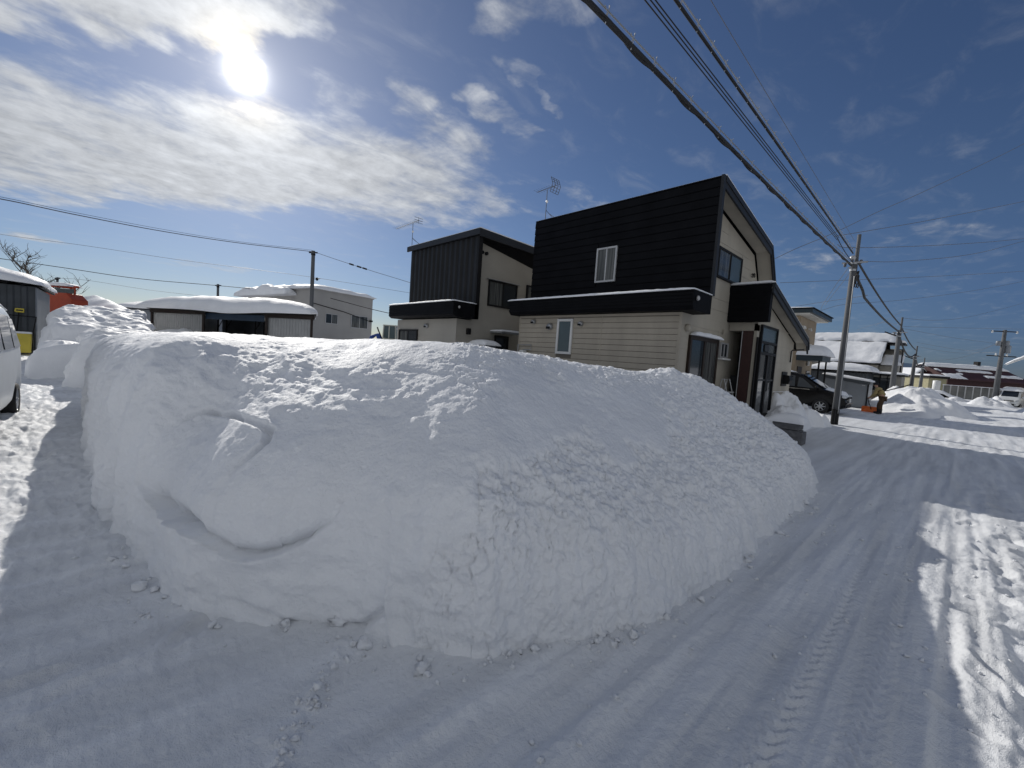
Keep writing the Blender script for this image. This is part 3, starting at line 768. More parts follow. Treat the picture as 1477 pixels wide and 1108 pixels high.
# glazed entrance on the street side
e = MB()
for (a, b, c, d) in ((13.36, 13.43, .2, 3.0), (14.83, 14.9, .2, 3.0), (13.43, 14.83, 2.94, 3.0), (13.43, 14.83, 2.48, 2.55), (13.43, 14.83, 2.16, 2.24), (13.43, 14.83, .2, .42), (14.08, 14.2, .42, 2.16)):
    e.box(XW-.06, XW+.05, a, b, c, d)
eo = e.build('entrance_frame', DARK, h, bevel=.004)
for (a, b, c, d, g) in ((13.43, 14.83, 2.55, 2.94, FROST), (13.43, 13.75, 2.24, 2.48, GLASS), (14.15, 14.83, 2.24, 2.48, CURT), (13.43, 14.08, 1.45, 2.16, GLASS), (14.2, 14.83, 1.45, 2.16, GLASS), (13.43, 14.08, .42, 1.40, GLASS), (14.2, 14.83, .42, 1.40, GLASS)):
    box(XW-.01, XW+.012, a, b, c, d).build('pane', g, eo)
for q in ((13.43, 14.08, 1.40, 1.45), (14.2, 14.83, 1.40, 1.45), (13.75, 14.15, 2.26, 2.46)): box(XW-.02, XW+.04, *q).build('entrance_rail', TRIM, eo)
m = MB(); m.tube([(XW+.09, 14.24, .95), (XW+.09, 14.24, 1.35)], .014, 6); m.build('door_handle', ALU, eo)
# windows
window(h, 'y-', -8.60, -8.0, 1.79, 2.85, 10.0, WHITEF, FROST, split=False, fw=.075, label='tall narrow white framed window')
window(h, 'y-', -7.76, -7.06, 3.98, 4.99, 10.58, ALU, CURT, fw=.05, gm2=CURT, label='pale framed sliding window in the black upper wall')
window(h, 'x+', 11.75, 13.50, 4.12, 4.93, XA, DARK, CURT, fw=.06, gm2=FROST, label='dark framed upstairs window facing the street')
w = window(h, 'x+', 10.52, 12.34, .25, 2.46, XA, BROWN, GLASS, 'sliding_door', fw=.10, gm2=CURT, label='brown framed sliding glass door')
m = snow_slab(XA-.0, XA+.16, 10.55, 12.36, flat(2.475), .10, 15, (10, 24), 4, .01); m.build('sill_snow', CAPSNOW, w, True)
window(h, 'x+', 12.52, 13.07, 1.98, 2.42, XA, ALU, GLASS, fw=.045, sill=WHITEF)
for x, z in ((-9.61, 2.78), (-7.70, 2.70)): vent_hood(h, x, 10.0, z, .075)
vent_hood(h, -8.9, 10.0, 2.62, .105)
vent_hood(h, -4.71-.02, 10.02, 2.45, .06) if False else None
# lamp and camera fittings
m = MB(); m.blob((-4.25, 9.76, 3.24), .04, .05, .06, 10, 8); m.build('wall_lamp', ALU, h, True)
m = MB(); m.lathe([(.001, .10), (.07, .10), (.09, .06), (.09, 0)], (XA+.0, 10.33, 2.62), 'x', 12); m.build('air_vent', CREAM_S, h, True)
m = MB(); m.box(XA, XA+.05, 12.62, 12.70, 2.66, 2.78); m.build('air_vent', CREAM_S, h)
m = MB(); m.prism([(XW, 1.32), (XW+.18, 1.32), (XW+.22, 1.45), (XW+.18, 1.60), (XW, 1.62)], 'y', 16.02, 16.36); m.box(XW-.005, XW+.02, 15.9, 16.5, 1.25, 1.72)
m.build('mailbox', DARK, h, bevel=.01)
m = MB(); m.box(XW-.02, XW+.006, 15.15, 17.0, 1.05, 1.075); m.build('flashing', WHITEF, h)
m = MB(); m.tube([(XW+.03, 16.6, 2.05), (XW+.03, 16.6, 2.42), (XW+.06, 16.62, 2.46), (-3.70, 16.66, 2.48), (-3.64, 16.9, 2.50)], .022, 6); m.build('gutter_pipe', DARK, h)
m = MB()
for a in range(8): m.tube([(XA+.02, 14.45+.06*math.sin(a), 4.62+.06*math.cos(a)), (XA+.10, 14.45+.06*math.sin(a+1), 4.62+.06*math.cos(a+1))], .012, 5)
m.build('cable_bracket', DARK, h)
antenna((-10.36, 10.95, 6.25), 7.42, 9, (-.50, .42, .03), 'branched aerial on the left edge of the black upper wall', .62, True)
t = thing('gas_meter', (-10.0, 9.93, 1.4), 'small white gas meter with pipework on cream wall', 'meter')
m = MB(); m.box(-10.02, -9.82, 9.78, 9.96, 1.52, 1.84); m.build('meter_case', WHITEF, t, bevel=.03)
m = MB(); m.lathe([(.001, -.03), (.055, -.03), (.06, 0)], (-9.92, 9.775, 1.72), 'y', 14); m.build('dial', ALU, t, True)
m = MB(); m.tube([(-10.22, 9.93, .8), (-10.22, 9.93, 2.02), (-9.62, 9.93, 2.02), (-9.62, 9.93, 1.86), (-9.98, 9.93, 1.86), (-9.98, 9.93, 1.8)], .018, 6); m.tube([(-9.86, 9.9, 1.5), (-9.86, 9.9, .6)], .018, 6); m.build('pipe', STEEL, t)
t = thing('kerosene_tank', (-10.72, 9.9, .8), 'rounded grey kerosene tank between the two black houses', 'tank')
m = MB(); m.lathe([(.001, -.36), (.25, -.36), (.30, -.32), (.30, .32), (.25, .36), (.001, .36)], (-10.72, 9.9, 1.52), 'y', 24); m.build('drum', STEEL, t, True)
m = MB()
for dx in (-.22, .22):
    for dy in (-.28, .28): m.tube([(-10.72+dx, 9.9+dy, .3), (-10.72+dx, 9.9+dy, 1.35)], .02, 5)
m.build('stand', STEEL, t)
t = thing('storage_locker', (-10.95, 12.2, 0), 'white corrugated locker with snowy top between the two houses', 'shed')
m = MB()
for i in range(9): m.box(-11.40+i*.10, -11.33+i*.10, 11.795, 11.83, 0, 2.42)
m.box(-11.42, -10.5, 11.82, 12.6, 0, 2.42); m.build('cabinet', WHSH, t)
m = MB(); m.box(-11.46, -10.46, 11.76, 12.64, 2.42, 2.50); m.build('lid_edge', DARK, t)
m = snow_slab(-11.46, -10.46, 11.76, 12.64, flat(2.5), .30, 21, (20, 12), 3, .02); m.build('snow_cap', CAPSNOW, t, True)
t = thing('step_stool', (-4.5, 12.6, 0), 'folding metal step stool by the dark porch', 'step stool')
m = MB()
for y in (12.35, 12.75): m.tube([(-4.62, y, .55), (-4.50, y, 1.38), (-4.44, y+.0, 1.40), (-4.2, y, .55)], .014, 6)
m.tube([(-4.50, 12.35, 1.38), (-4.50, 12.75, 1.38)], .014, 6); m.build('stool_frame', ALU, t)
box(-4.5, -4.28, 12.36, 12.74, 1.02, 1.05).build('tread', ALU, t); box(-4.42, -4.2, 12.36, 12.74, .78, .81).build('tread', ALU, t)

# ------------------------------------------------------------------ second house behind, ribbed black upper wall
h = thing('house', (-14.3, 11.5, 0), 'two storey house with ribbed black upper wall, left of the nearer black house', 'house')
m = MB(); m.box(-16.45, -12.26, 8.82, 14.5, 0, 2.80)
m.prism([(9.5, 2.8), (9.5, 5.66), (12.7, 5.14), (14.5, 4.85), (14.5, 2.8)], 'x', -16.45, -12.27); m.build('wall', CREAM2, h)
m = MB(); boards(m, 'y-', -16.46, -12.25, 0, 2.79, .44, 8.82, .008, .006, holes=((-16.25, -14.78, 1.2, 2.42),))
boards(m, 'x+', 8.84, 14.4, 0, 2.79, .44, -12.26, .008, .006, holes=((10.6, 11.35, 0, 2.4),)); m.build('siding', CREAM2, h)
m = MB(); m.box(-16.62, -11.92, 9.40, 9.49, 3.3, 5.80)
x = -16.60
while x < -12.1:
    m.prism([(x, 9.40), (x+.06, 9.345), (x+.17, 9.345), (x+.23, 9.40)], 'z', 3.32, 5.74); x += .315
m.build('ribbed_front', BLACK2, h)
m = MB(); m.box(-11.97, -11.90, 9.33, 9.5, 2.83, 5.76); m.build('corner_trim', DARK, h)
m = MB(); m.prism([(8.50, 2.83), (9.46, 2.83), (9.46, 3.36), (8.40, 3.36), (8.40, 2.90)], 'x', -16.45, -11.9)
for z in (2.92, 3.02, 3.12, 3.22): m.box(-16.455, -11.895, 8.388, 8.41, z, z+.075)
m.build('canopy_band', BLACK, h)
m = snow_slab(-16.48, -11.88, 8.36, 9.38, flat(3.362), .05, 33, (60, 10), 12, .012); m.build('canopy_snow', CAPSNOW, h, True)
rp = [(9.30, 5.86), (14.9, 5.72)]
m = MB(); m.prism([(y, z-.03) for y, z in rp]+[(y, z+.09) for y, z in rp][::-1], 'x', -16.72, -11.86); m.build('roof', BLACK, h)
m = MB(); m.prism([(y, z-.16) for y, z in rp]+[(y, z+.095) for y, z in rp][::-1], 'x', -11.858, -11.80); m.box(-16.75, -11.80, 9.24, 9.297, 5.75, 5.955); m.build('rake_board', TRIM, h)
m = MB(); m.add([(-12.27, 9.5, 5.66), (-12.27, 12.7, 5.14), (-12.27, 14.5, 4.85), (-11.86, 14.5, 5.60), (-11.86, 12.7, 5.66), (-11.86, 9.5, 5.74), (-12.27, 9.5, 5.80), (-12.27, 14.5, 5.68), (-11.86, 14.5, 5.68), (-11.86, 9.5, 5.80)], [(0, 1, 4, 5), (1, 2, 3, 4), (0, 5, 9, 6), (2, 7, 8, 3), (6, 9, 8, 7), (5, 4, 3, 8, 9), (0, 6, 7, 2, 1)]); m.build('soffit', BLACK, h)
m = MB(); m.prism([(y, z+.097) for y, z in rp]+[(y, z+.14) for y, z in rp][::-1], 'x', -16.7, -11.83); m.build('roof_snow', CAPSNOW, h)
w = window(h, 'x+', 10.16, 11.62, 3.42, 4.38, -12.26, DARK, CURT, fw=.06, gm2=GLASS, label='dark framed upstairs window with half drawn blind')
box(-12.26, -12.12, 10.05, 11.7, 4.385, 4.41).build('hood', STEEL, w)
window(h, 'x+', 12.15, 13.2, 3.75, 4.5, -12.26, DARK, CURT, fw=.06)
window(h, 'y-', -16.25, -14.78, 1.25, 2.40, 8.81, DARK, CURT, fw=.07, gm2=GLASS)
window(h, 'x+', 10.62, 11.33, .3, 2.36, -12.26, DARK, GLASS, 'back_door', fw=.08, split=False)
m = MB(); m.box(-12.26, -11.6, 10.4, 11.6, 2.44, 2.50); m.build('door_canopy', STEEL, h)
m = snow_slab(-12.26, -11.58, 10.38, 11.62, flat(2.502), .07, 4, (10, 14), 5, .02); m.build('door_canopy_snow', CAPSNOW, h, True)
vent_hood(h, -14.12, 8.81, 2.54, .09)
m = MB(); m.box(-12.26, -12.16, 9.25, 9.42, 2.28, 2.50); m.build('meter_box', DARK, h, bevel=.02)
for y in (9.75, 9.95): 
    m = MB(); m.lathe([(.001, .08), (.06, .08), (.06, 0)], (-12.26, y, 5.28-.02*(y-9.5)), 'x', 12); m.build('air_vent', DARK, h, True)
m = MB(); m.blob((-11.87, 8.62, 3.16), .035, .045, .05, 10, 8); m.build('wall_lamp', ALU, h, True)
m = MB(); m.blob((-15.3, 10.3, 6.0), .16, .12, .10, 10, 6); m.build('roof_vent', DARK, h, True)
antenna((-16.68, 9.42, 5.94), 7.0, 14, (-1.50, .45, .0), 'long straight aerial on the ribbed black house', .75, False)
t = thing('snowy_cabinet', (-12.7, 8.3, 0), 'low grey outdoor unit buried under snow by the back door', 'outdoor unit')
m = MB(); m.box(-12.1, -11.3, 9.4, 9.9, .9, 1.95); m.build('case', GREYSH, t, bevel=.03)
m = snow_slab(-12.2, -11.2, 9.3, 10.0, flat(1.94), .20, 12, (18, 12), 3, .05); m.build('snow_cap', CAPSNOW, t, True)
# ------------------------------------------------------------------ vehicles: body lofted from a side profile, x forward
def car(loc, rz, L, W, top, belt, hood, paint, label, cat, group=None, name='parked_car', wheel_r=.29, axles=(.18, .80), screen=None, glass=(), zb=.22, lamp=True, tumble=.13, snow=None, grille=True, plate=True, mirrors=True, rear=False):
    """top: [(x, z roofline)], belt height, all from the rear (x=0) to the front (x=L)"""
    t = thing(name, loc, label, cat, group, rz, world=False)
    xs = sorted(set([p[0] for p in top] + list(np.linspace(.02, L-.02, 26))))
    tx = [p[0] for p in top]; tz = [p[1] for p in top]; rows = []
    for x in xs:
        zt = np.interp(x, tx, tz); e = min(1, .80+.20*min(1, min(x, L-x)/.35)**.6)
        hw = W/2*e; cab = max(0.0, zt-belt); hr = hw - tumble*min(1, cab/(.45))
        zbelt = min(belt, zt-.05)
        zlow = zb + .10*(1-min(1, min(x, L-x)/.25))
        arch = 0
        for a in axles:
            d = abs(x-a*L)
            if d < wheel_r*1.22: arch = max(arch, math.sqrt((wheel_r*1.22)**2-d*d)+wheel_r-zlow)
        rows.append([(x, 0, zlow), (x, hw-.12, zlow), (x, hw-.015, min(zlow+max(.06, arch), zbelt-.06)), (x, hw, (zlow+max(.06, arch)+zbelt)/2), (x, hw-.006, zbelt),
                     (x, hr+.02, max(zt-.10, zbelt+.01)), (x, hr-.05, zt-.025), (x, hr*.55, zt), (x, 0, zt+.006)])
    m = MB(); vs = []; n = 17
    for r in rows:
        vs += r + [(p[0], -p[1], p[2]) for p in r[-2:0:-1]]
    n = len(rows[0])*2-2; fs = []
    for i in range(len(rows)-1):
        for k in range(n): fs.append((i*n+k, (i+1)*n+k, (i+1)*n+(k+1) % n, i*n+(k+1) % n))
    fs += [tuple(range(n)), tuple(range((len(rows)-1)*n, len(rows)*n))[::-1]]
    m.add(vs, fs); m.build('body', paint, t, True, sub=1)
    def hwat(x, z):
        zt = np.interp(x, tx, tz); e = min(1, .80+.20*min(1, min(x, L-x)/.35)**.6)
        return W/2*e - tumble*min(1, max(0, zt-belt)/.45)*np.clip((z-belt)/max(zt-.1-belt, .05), 0, 1)
    for poly in glass:
        for s in (1, -1):
            m = MB(); vv = [(x, s*(hwat(x, z)+.010), z) for x, z in poly]; vi = [(x, s*(hwat(x, z)-.03), z) for x, z in poly]
            k = len(poly); m.add(vv+vi, [tuple(range(k)), tuple(range(k, 2*k))[::-1]] + [(i, (i+1) % k, k+(i+1) % k, k+i) for i in range(k)])
            m.build('side_window', GLASS, t)
    if screen:
        (xa, xb) = screen; za, zb2 = np.interp(xa, tx, tz), np.interp(xb, tx, tz)
        wa, wb2 = hwat(xa, za)-.14, hwat(xb, zb2-.02)-.12
        nx_, nz_ = (zb2-za), (xb-xa); q = math.hypot(nx_, nz_); dx, dz = -nx_/q*.018, nz_/q*.018
        m = MB(); A = [(xa, -wa, za), (xa, wa, za), (xb, wb2, zb2), (xb, -wb2, zb2)]
        B = [(x+dx, y, z+dz+.006) for x, y, z in A]
        m.add(A+B, [(0, 1, 2, 3), (7, 6, 5, 4), (0, 4, 5, 1), (1, 5, 6, 2), (2, 6, 7, 3), (3, 7, 4, 0)])
        m.build('windscreen', GLASS, t)
        for y0 in (-.35, .2): MB().tube([(xb+.02+dx, y0, zb2+.05), (xb-.25*(xb-xa)+dx+.05, y0+.32, zb2+.25*(za-zb2)+.06)], .010, 5).build('wiper', DARK, t)
    for a in axles:
        for s in (1, -1):
            y = s*(W/2-.10)
            ty = MB().lathe([(wheel_r*.66, -.085), (wheel_r*.94, -.09), (wheel_r, -.06), (wheel_r, .06), (wheel_r*.94, .09), (wheel_r*.66, .085)], (a*L, y, wheel_r), 'y', 28)
            wo = thing_part(t, 'wheel', ty.build('tyre', RUB, None, True))
            rm = MB().lathe([(wheel_r*.67, -.08), (wheel_r*.6, -.05), (wheel_r*.58, .05), (wheel_r*.67, .085)], (a*L, y, wheel_r), 'y', 24)
            for k in range(7):
                q = 2*math.pi*k/7; c, s2 = math.cos(q), math.sin(q)
                rm.tube([(a*L, y+s*.05, wheel_r), (a*L+c*wheel_r*.62, y+s*.062, wheel_r+s2*wheel_r*.62)], [.045, .022], 5)
            rm.lathe([(.001, s*.07), (.05, s*.07), (.06, s*.04)], (a*L, y, wheel_r), 'y', 12)
            ro = rm.build('rim', STEEL, None); ro.parent = wo
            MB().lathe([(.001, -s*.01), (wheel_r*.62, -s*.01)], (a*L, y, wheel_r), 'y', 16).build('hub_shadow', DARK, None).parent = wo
    if lamp:
        for s in (1, -1):
            m = MB(); m.blob((L-.13, s*(W/2-.20), hood-.10), .12, .16, .085, 12, 8); m.build('headlight', LENS, t, True)
    if grille:
        m = MB(); m.box(L-.02, L+.012, -W*.26, W*.26, hood-.20, hood-.10); m.box(L-.03, L+.008, -W*.30, W*.30, zb+.10, zb+.24); m.build('grille', DARK, t)
        m = MB(); m.box(L-.16, L+.03, -W*.43, W*.43, zb+.26, zb+.34); m.build('bumper_edge', paint, t, bevel=.03)
    if rear:
        zr_ = tz[:4]; xr2 = lambda z: np.interp(z, zr_, tx[:4])-.012
        za, zb4 = belt+.06, max(tz)-.20; w_ = W/2-.22
        m = MB(); A = [(xr2(za), -w_, za), (xr2(za), w_, za), (xr2(zb4), w_-.05, zb4), (xr2(zb4), -w_+.05, zb4)]; B = [(x+.03, y, z) for x, y, z in A]
        m.add(A+B, [(0, 3, 2, 1), (4, 5, 6, 7), (0, 1, 5, 4), (1, 2, 6, 5), (2, 3, 7, 6), (3, 0, 4, 7)]); m.build('rear_window', GLASS, t)
        for s in (1, -1): box(xr2(belt-.25)-.008, xr2(belt-.25)+.05, s*(W/2-.24), s*(W/2-.13), belt-.35, belt+.02).build('tail_light', REDM, t, bevel=.01)
    if plate: box(L+.014, L+.022, -.165, .165, zb+.34, zb+.50).build('number_plate', WHITEF, t)
    for s in (1, -1) if mirrors else ():
        xm = screen[1]-.12 if screen else L*.75
        m = MB(); m.blob((xm-.12, s*(W/2+.11), belt+.10), .06, .10, .09, 10, 8); m.tube([(xm-.12, s*(W/2+.10), belt+.06), (xm-.06, s*(W/2-.03), belt+.0)], .02, 5); m.build('mirror', paint, t, True)
        m = MB(); m.box(L*.42, L*.42+.16, s*(W/2-.005), s*(W/2+.022), belt-.16, belt-.13); m.build('door_handle', CHROME, t)
        m = MB(); m.box(L*.33, L*.70, s*(W/2-.004), s*(W/2+.010), belt-.030, belt-.012); m.build('belt_trim', CHROME, t)
    if snow:
        for (x0, x1, hh, seed) in snow:
            f = lambda x, y: np.interp(x, tx, tz) - .03*(np.abs(y)/(W/2))**4
            o = snow_slab(x0, x1, -W*.40, W*.40, f, hh, seed, (24, 16), 5, .08, .6).build('snow_patch', CAPSNOW, t, True)
    return t
def thing_part(parent, name, mesh_obj):
    """a part that is itself the mesh; renamed so that the part is the wheel and its rim the sub-part"""
    mesh_obj.name = name; mesh_obj.parent = parent; return mesh_obj

# white kei van at the left edge: nose away from the camera
car((-8.42, -1.86, .03), math.pi, 3.40, 1.46, [(0, .5), (.04, 1.3), (.12, 1.80), (.5, 1.88), (2.3, 1.88), (2.75, 1.78), (3.16, 1.22), (3.3, 1.05), (3.38, .6)], 1.12, .95, CARWH,
    'white boxy van parked at the left edge of the side road', 'van', name='parked_van', wheel_r=.28, axles=(.17, .775), screen=(2.78, 3.14),
    glass=(((.35, 1.18), (1.25, 1.18), (1.25, 1.70), (.40, 1.70)), ((1.38, 1.18), (2.15, 1.18), (2.15, 1.70), (1.38, 1.70)), ((2.25, 1.18), (2.98, 1.18), (2.72, 1.64), (2.25, 1.69))),
    snow=((.3, 2.6, .05, 3),), zb=.20, tumble=.10, mirrors=False, rear=True)
# black minivan nosing out between the houses
car((-7.75, 23.9, .0), 0, 4.55, 1.72, [(0, .5), (.05, 1.3), (.2, 1.70), (.7, 1.80), (2.2, 1.80), (2.8, 1.70), (3.75, 1.10), (4.3, .96), (4.5, .75), (4.54, .5)], 1.05, .92, CARBK,
    'black minivan dusted with snow, parked behind the leaning grey pole', 'car', name='parked_car', wheel_r=.32, axles=(.19, .80), screen=(2.84, 3.70),
    glass=(((.5, 1.12), (1.5, 1.12), (1.5, 1.58), (.55, 1.58)), ((1.6, 1.12), (2.6, 1.12), (2.55, 1.62), (1.6, 1.60)), ((2.7, 1.12), (3.35, 1.10), (2.85, 1.52), (2.7, 1.55))),
    snow=((.6, 2.3, .04, 5), (3.72, 4.42, .05, 6)), zb=.24, tumble=.16, rear=True)
# white small truck far down on the right
t = car((4.5, 65.5, -.2), R(-108), 3.2, 1.45, [(0, .75), (.05, .8), (1.9, .82), (2.0, 1.72), (2.6, 1.72), (3.0, 1.15), (3.12, .8), (3.18, .5)], 1.05, .92, CARWH,
    'small white truck heaped with snow beside the far transformer pole', 'truck', name='parked_truck', wheel_r=.27, axles=(.2, .82), screen=(2.62, 2.98), glass=(((2.1, 1.1), (2.85, 1.1), (2.62, 1.55), (2.1, 1.58)),), zb=.25, tumble=.08)
m = snow_slab(-.05, 2.75, -.75, .75, lambda x, y: np.interp(x, [0, 1.85, 1.98, 2.8], [.82, .84, 1.72, 1.72]), .42, 9, (30, 16), 4, .06); m.build('snow_load', CAPSNOW, t, True)
# car under snow beyond the big pile
q = at(1352, 574, 46)
t = car((q[0]-1.9, q[1]+2.0, -.75), R(0), 4.1, 1.66, [(0, .5), (.1, 1.0), (.6, 1.42), (2.2, 1.45), (3.0, 1.0), (3.9, .85), (4.08, .5)], .95, .85, CARBK,
    'dark parked car capped with snow beyond the big roadside pile', 'car', name='parked_car', wheel_r=.3, screen=(2.3, 2.95), glass=(((.6, 1.0), (2.4, 1.0), (2.1, 1.32), (.8, 1.32)),))
m = snow_slab(.3, 4.0, -.75, .75, lambda x, y: np.interp(x, [0, .6, 2.2, 3.0, 3.9], [1.0, 1.42, 1.45, 1.0, .85]), .30, 10, (24, 14), 4, .08); m.build('snow_cap', CAPSNOW, t, True)

# ------------------------------------------------------------------ left edge: corrugated shed, snow scoop, dug snow, red machine
def gsx(x): return float(np.clip(-x-8, 0, 30)*.028)
t = thing('storage_shed', (-26.5, -4.6, .45), 'dark corrugated shed under thick snow at the left edge', 'shed')
m = MB(); x1 = -24.35; y1 = -2.05
m.box(-29, x1, -7.2, y1, .3, 2.98); m.build('wall', DKSH, t)
m = MB(); y = -7.2
while y < y1-.1:
    m.prism([(x1, y), (x1+.045, y+.05), (x1+.045, y+.16), (x1, y+.21)], 'z', .4, 2.95); y += .34
m.build('corrugation', DKSH, t)
m = MB(); x = -29
while x < x1-.1:
    m.prism([(x, y1), (x+.05, y1+.045), (x+.16, y1+.045), (x+.21, y1)], 'z', .4, 2.95); x += .30
m.build('corrugation', GREYSH, t)
zf = lambda x, y: 3.05 + .10*(1-((y+4.6)/2.9)**2)
m = MB(); ys = np.linspace(-7.45, -1.85, 90); pr = [(yy, 3.02+.10*(1-((yy+4.6)/2.9)**2)+.045*math.sin(yy*14)) for yy in ys]
m.prism(pr+[(a, b-.03) for a, b in pr][::-1], 'x', -29.3, -24.15); m.build('roof', DARK, t)
m = snow_slab(-29.4, -24.0, -7.5, -1.85, lambda x, y: zf(x, y)+.0, .62, 41, (40, 40), 3, .10, .15); m.build('snow_cap', CAPSNOW, t, True)
t = thing('storage_shed', (-33, -5.0, .5), 'rounded snow topped shed roof rising behind the dark corrugated shed', 'shed')
m = MB(); m.box(-36, -30.2, -9, -3.2, .4, 3.4); m.build('wall', GREYSH, t)
m = snow_slab(-36.3, -29.9, -9.2, -3.0, flat(3.38), .8, 42, (30, 30), 2.6, .1); m.build('snow_cap', CAPSNOW, t, True)
t = thing('snow_scoop', (-23.9, -2.7, .45), 'yellow snow scoop with black frame handle leaning on the dark shed', 'snow scoop')
m = MB(); m.prism([(-24.05, .52), (-23.62, .50), (-23.98, 1.20), (-24.10, 1.20)], 'y', -2.68, -2.12); m.build('scoop', YEL, t, bevel=.03)
m = MB(); m.prism([(-24.1, 1.18), (-23.96, 1.20), (-24.0, 1.27), (-24.1, 1.27)], 'y', -2.68, -2.12); m.build('snow_rim', CAPSNOW, t, bevel=.02)
m = MB(); m.tube([(-23.80, -2.70, .55), (-24.0, -2.72, 1.3), (-24.16, -2.68, 1.86), (-24.16, -2.02, 1.84), (-24.0, -2.08, 1.3), (-23.80, -2.10, .55)], .022, 6); m.build('handle', DARK, t)
t = thing('snow_shovel', (-24.05, -2.95, .45), 'shovel with a yellow grip behind the snow scoop', 'shovel')
m = MB(); m.tube([(-24.12, -2.55, .6), (-24.24, -2.46, 1.98)], .018, 6); m.build('shaft', DARK, t)
m = MB(); m.tube([(-24.22, -2.54, 2.0), (-24.24, -2.54, 2.1), (-24.25, -2.34, 2.1), (-24.24, -2.34, 2.0), (-24.22, -2.54, 2.0)], .03, 6); m.build('grip', YEL, t)
m = MB(); m.prism([(-24.16, .5), (-24.06, .5), (-24.14, .95), (-24.2, .95)], 'y', -2.68, -2.42); m.build('blade', DARK, t)

# dug snow beside the shed: tall block behind, low step in front
def block(name, x0, x1, y0, y1, h0, label, seed, slope=.25, n=(90, 60), steps=()):
    a = np.linspace(-1, 1, n[0]); b = np.linspace(-1, 1, n[1])
    a = np.sign(a)*(1-(1-np.abs(a))**1.8); b = np.sign(b)*(1-(1-np.abs(b))**1.8)
    A, B = np.meshgrid(a, b, indexing='ij')
    e = np.clip((1-np.abs(A)**22)*(1-np.abs(B)**16), 0, 1)**.55
    X = (x0+x1)/2+A*(x1-x0)/2*(1-slope*.06*e); Y = (y0+y1)/2+B*(y1-y0)/2*(1-slope*.22*e)
    P = np.stack([X, Y, X*0+seed], -1)
    H = h0(X, Y) if callable(h0) else h0
    g = np.clip(-X-8, 0, 30)*.028
    Z = g-.1+(H-g+.1)*e+e*(.08*fbm(P, .9, 4, s=seed)+.06*fbm(P, 3.2, 4, .55, s=seed+3)-.10*np.clip(.55-worley(P, 2.4, seed), 0, 1))
    Y = Y + .16*fbm(np.stack([X, Z, X*0], -1), 1.6, 5, .55, s=seed+8); X = X + .08*fbm(np.stack([Y, Z, X*0], -1), 1.5, 3, s=seed+9)
    o = np_mesh(name, np.stack([X, Y, Z], -1).reshape(-1, 3), grid_faces(*n), CAPSNOW)
    return tag(o, label, 'snow bank')
block('snow_bank', -21.6, -16.3, -1.55, 1.6, 1.18, 'low dug snow bank with a flat step between the shed and the big bank', 3)
block('snow_bank', -24.3, -19.6, -1.60, 1.3, lambda x, y: 1.72+.20*np.clip(-x-20.2, 0, 5), 'tall cut snow bank in front of the red machine', 5)
block('snow_bank', -19.6, -14.2, -.75, 3.2, lambda x, y: 1.40+.035*np.clip(-x-14, 0, 6), 'lumpy snow bank with footprints on top beyond the low step', 7, n=(110, 80))
def drift(name, pts, label, seed, wid=4.0):
    m_ = np.array(pts, float); s = np.linspace(0, 1, 70); t_ = np.linspace(-1, 1, 40)
    L0 = np.linspace(0, 1, len(m_)); C = np.stack([np.interp(s, L0, m_[:, k]) for k in range(3)], -1)
    d = np.gradient(C[:, :2], axis=0); d /= np.linalg.norm(d, axis=1)[:, None]; nn = np.stack([-d[:, 1], d[:, 0]], -1)
    S, T = np.meshgrid(s, t_, indexing='ij')
    X = C[:, 0:1]+nn[:, 0:1]*T*wid; Y = C[:, 1:2]+nn[:, 1:2]*T*wid
    P = np.stack([X, Y, X*0+seed], -1)
    Z = C[:, 2:3]*(1-np.abs(T)**1.6) + .22*fbm(P, .55, 4, s=seed)*(1-T**2) + .02
    o = np_mesh(name, np.stack([X, Y, Z], -1).reshape(-1, 3), grid_faces(70, 40), CAPSNOW)
    return tag(o, label, 'snow drift')
A = at(95, 424, 32); B = at(140, 428, 31); Cc = at(175, 445, 28); D_ = at(216, 476, 24); E_ = at(260, 500, 22)
drift('snow_drift', [at(70, 425, 33), A, B, Cc, D_, E_], 'tall wind shaped drift sloping down behind the red machine', 61, 3.2)
q = at(93, 447, 26)
t = thing('snow_blower', (q[0], q[1], 1.2), 'red machine half buried behind the tall cut snow bank', 'machine')
q1 = at(71, 446, 26); q2 = at(117, 446, 26); dirv = (q2-q1)/np.linalg.norm(q2-q1); wd = np.linalg.norm((q2-q1)[:2])
t.rotation_euler = (0, 0, math.atan2(dirv[1], dirv[0])); ORIGIN.pop(t.name); zt = at(95, 424, 26)[2]-1.2; zb_ = -.2
m = MB(); m.prism([(-wd/2, zb_), (wd/2, zb_), (wd/2, zt-.34), (wd/2-.38, zt+.02), (-wd/2, zt)], 'y', -.5, .5); m.build('body_panel', REDM, t, bevel=.04)
m = MB(); m.tube([(-wd/2+.1, .1, zt-.05), (-wd/2+.1, .1, zt+.42), (.55, .1, zt+.36), (.55, .1, zt-.05)], .05, 8)
m.tube([(.1, .3, zt-.05), (.1, .3, zt+.62)], .05, 8); m.tube([(-.2, .1, zt+.40), (.75, .1, zt+.46)], .07, 8); m.build('guard_frame', REDM, t)
m = MB(); m.box(-.85, .42, .14, .17, zt+.02, zt+.32); m.build('glass', FROST, t)
m = snow_slab(-wd/2-.05, .5, -.3, .6, flat(zt+.46), .20, 6, (20, 12), 3, .03); m.build('snow_cap', CAPSNOW, t, True)

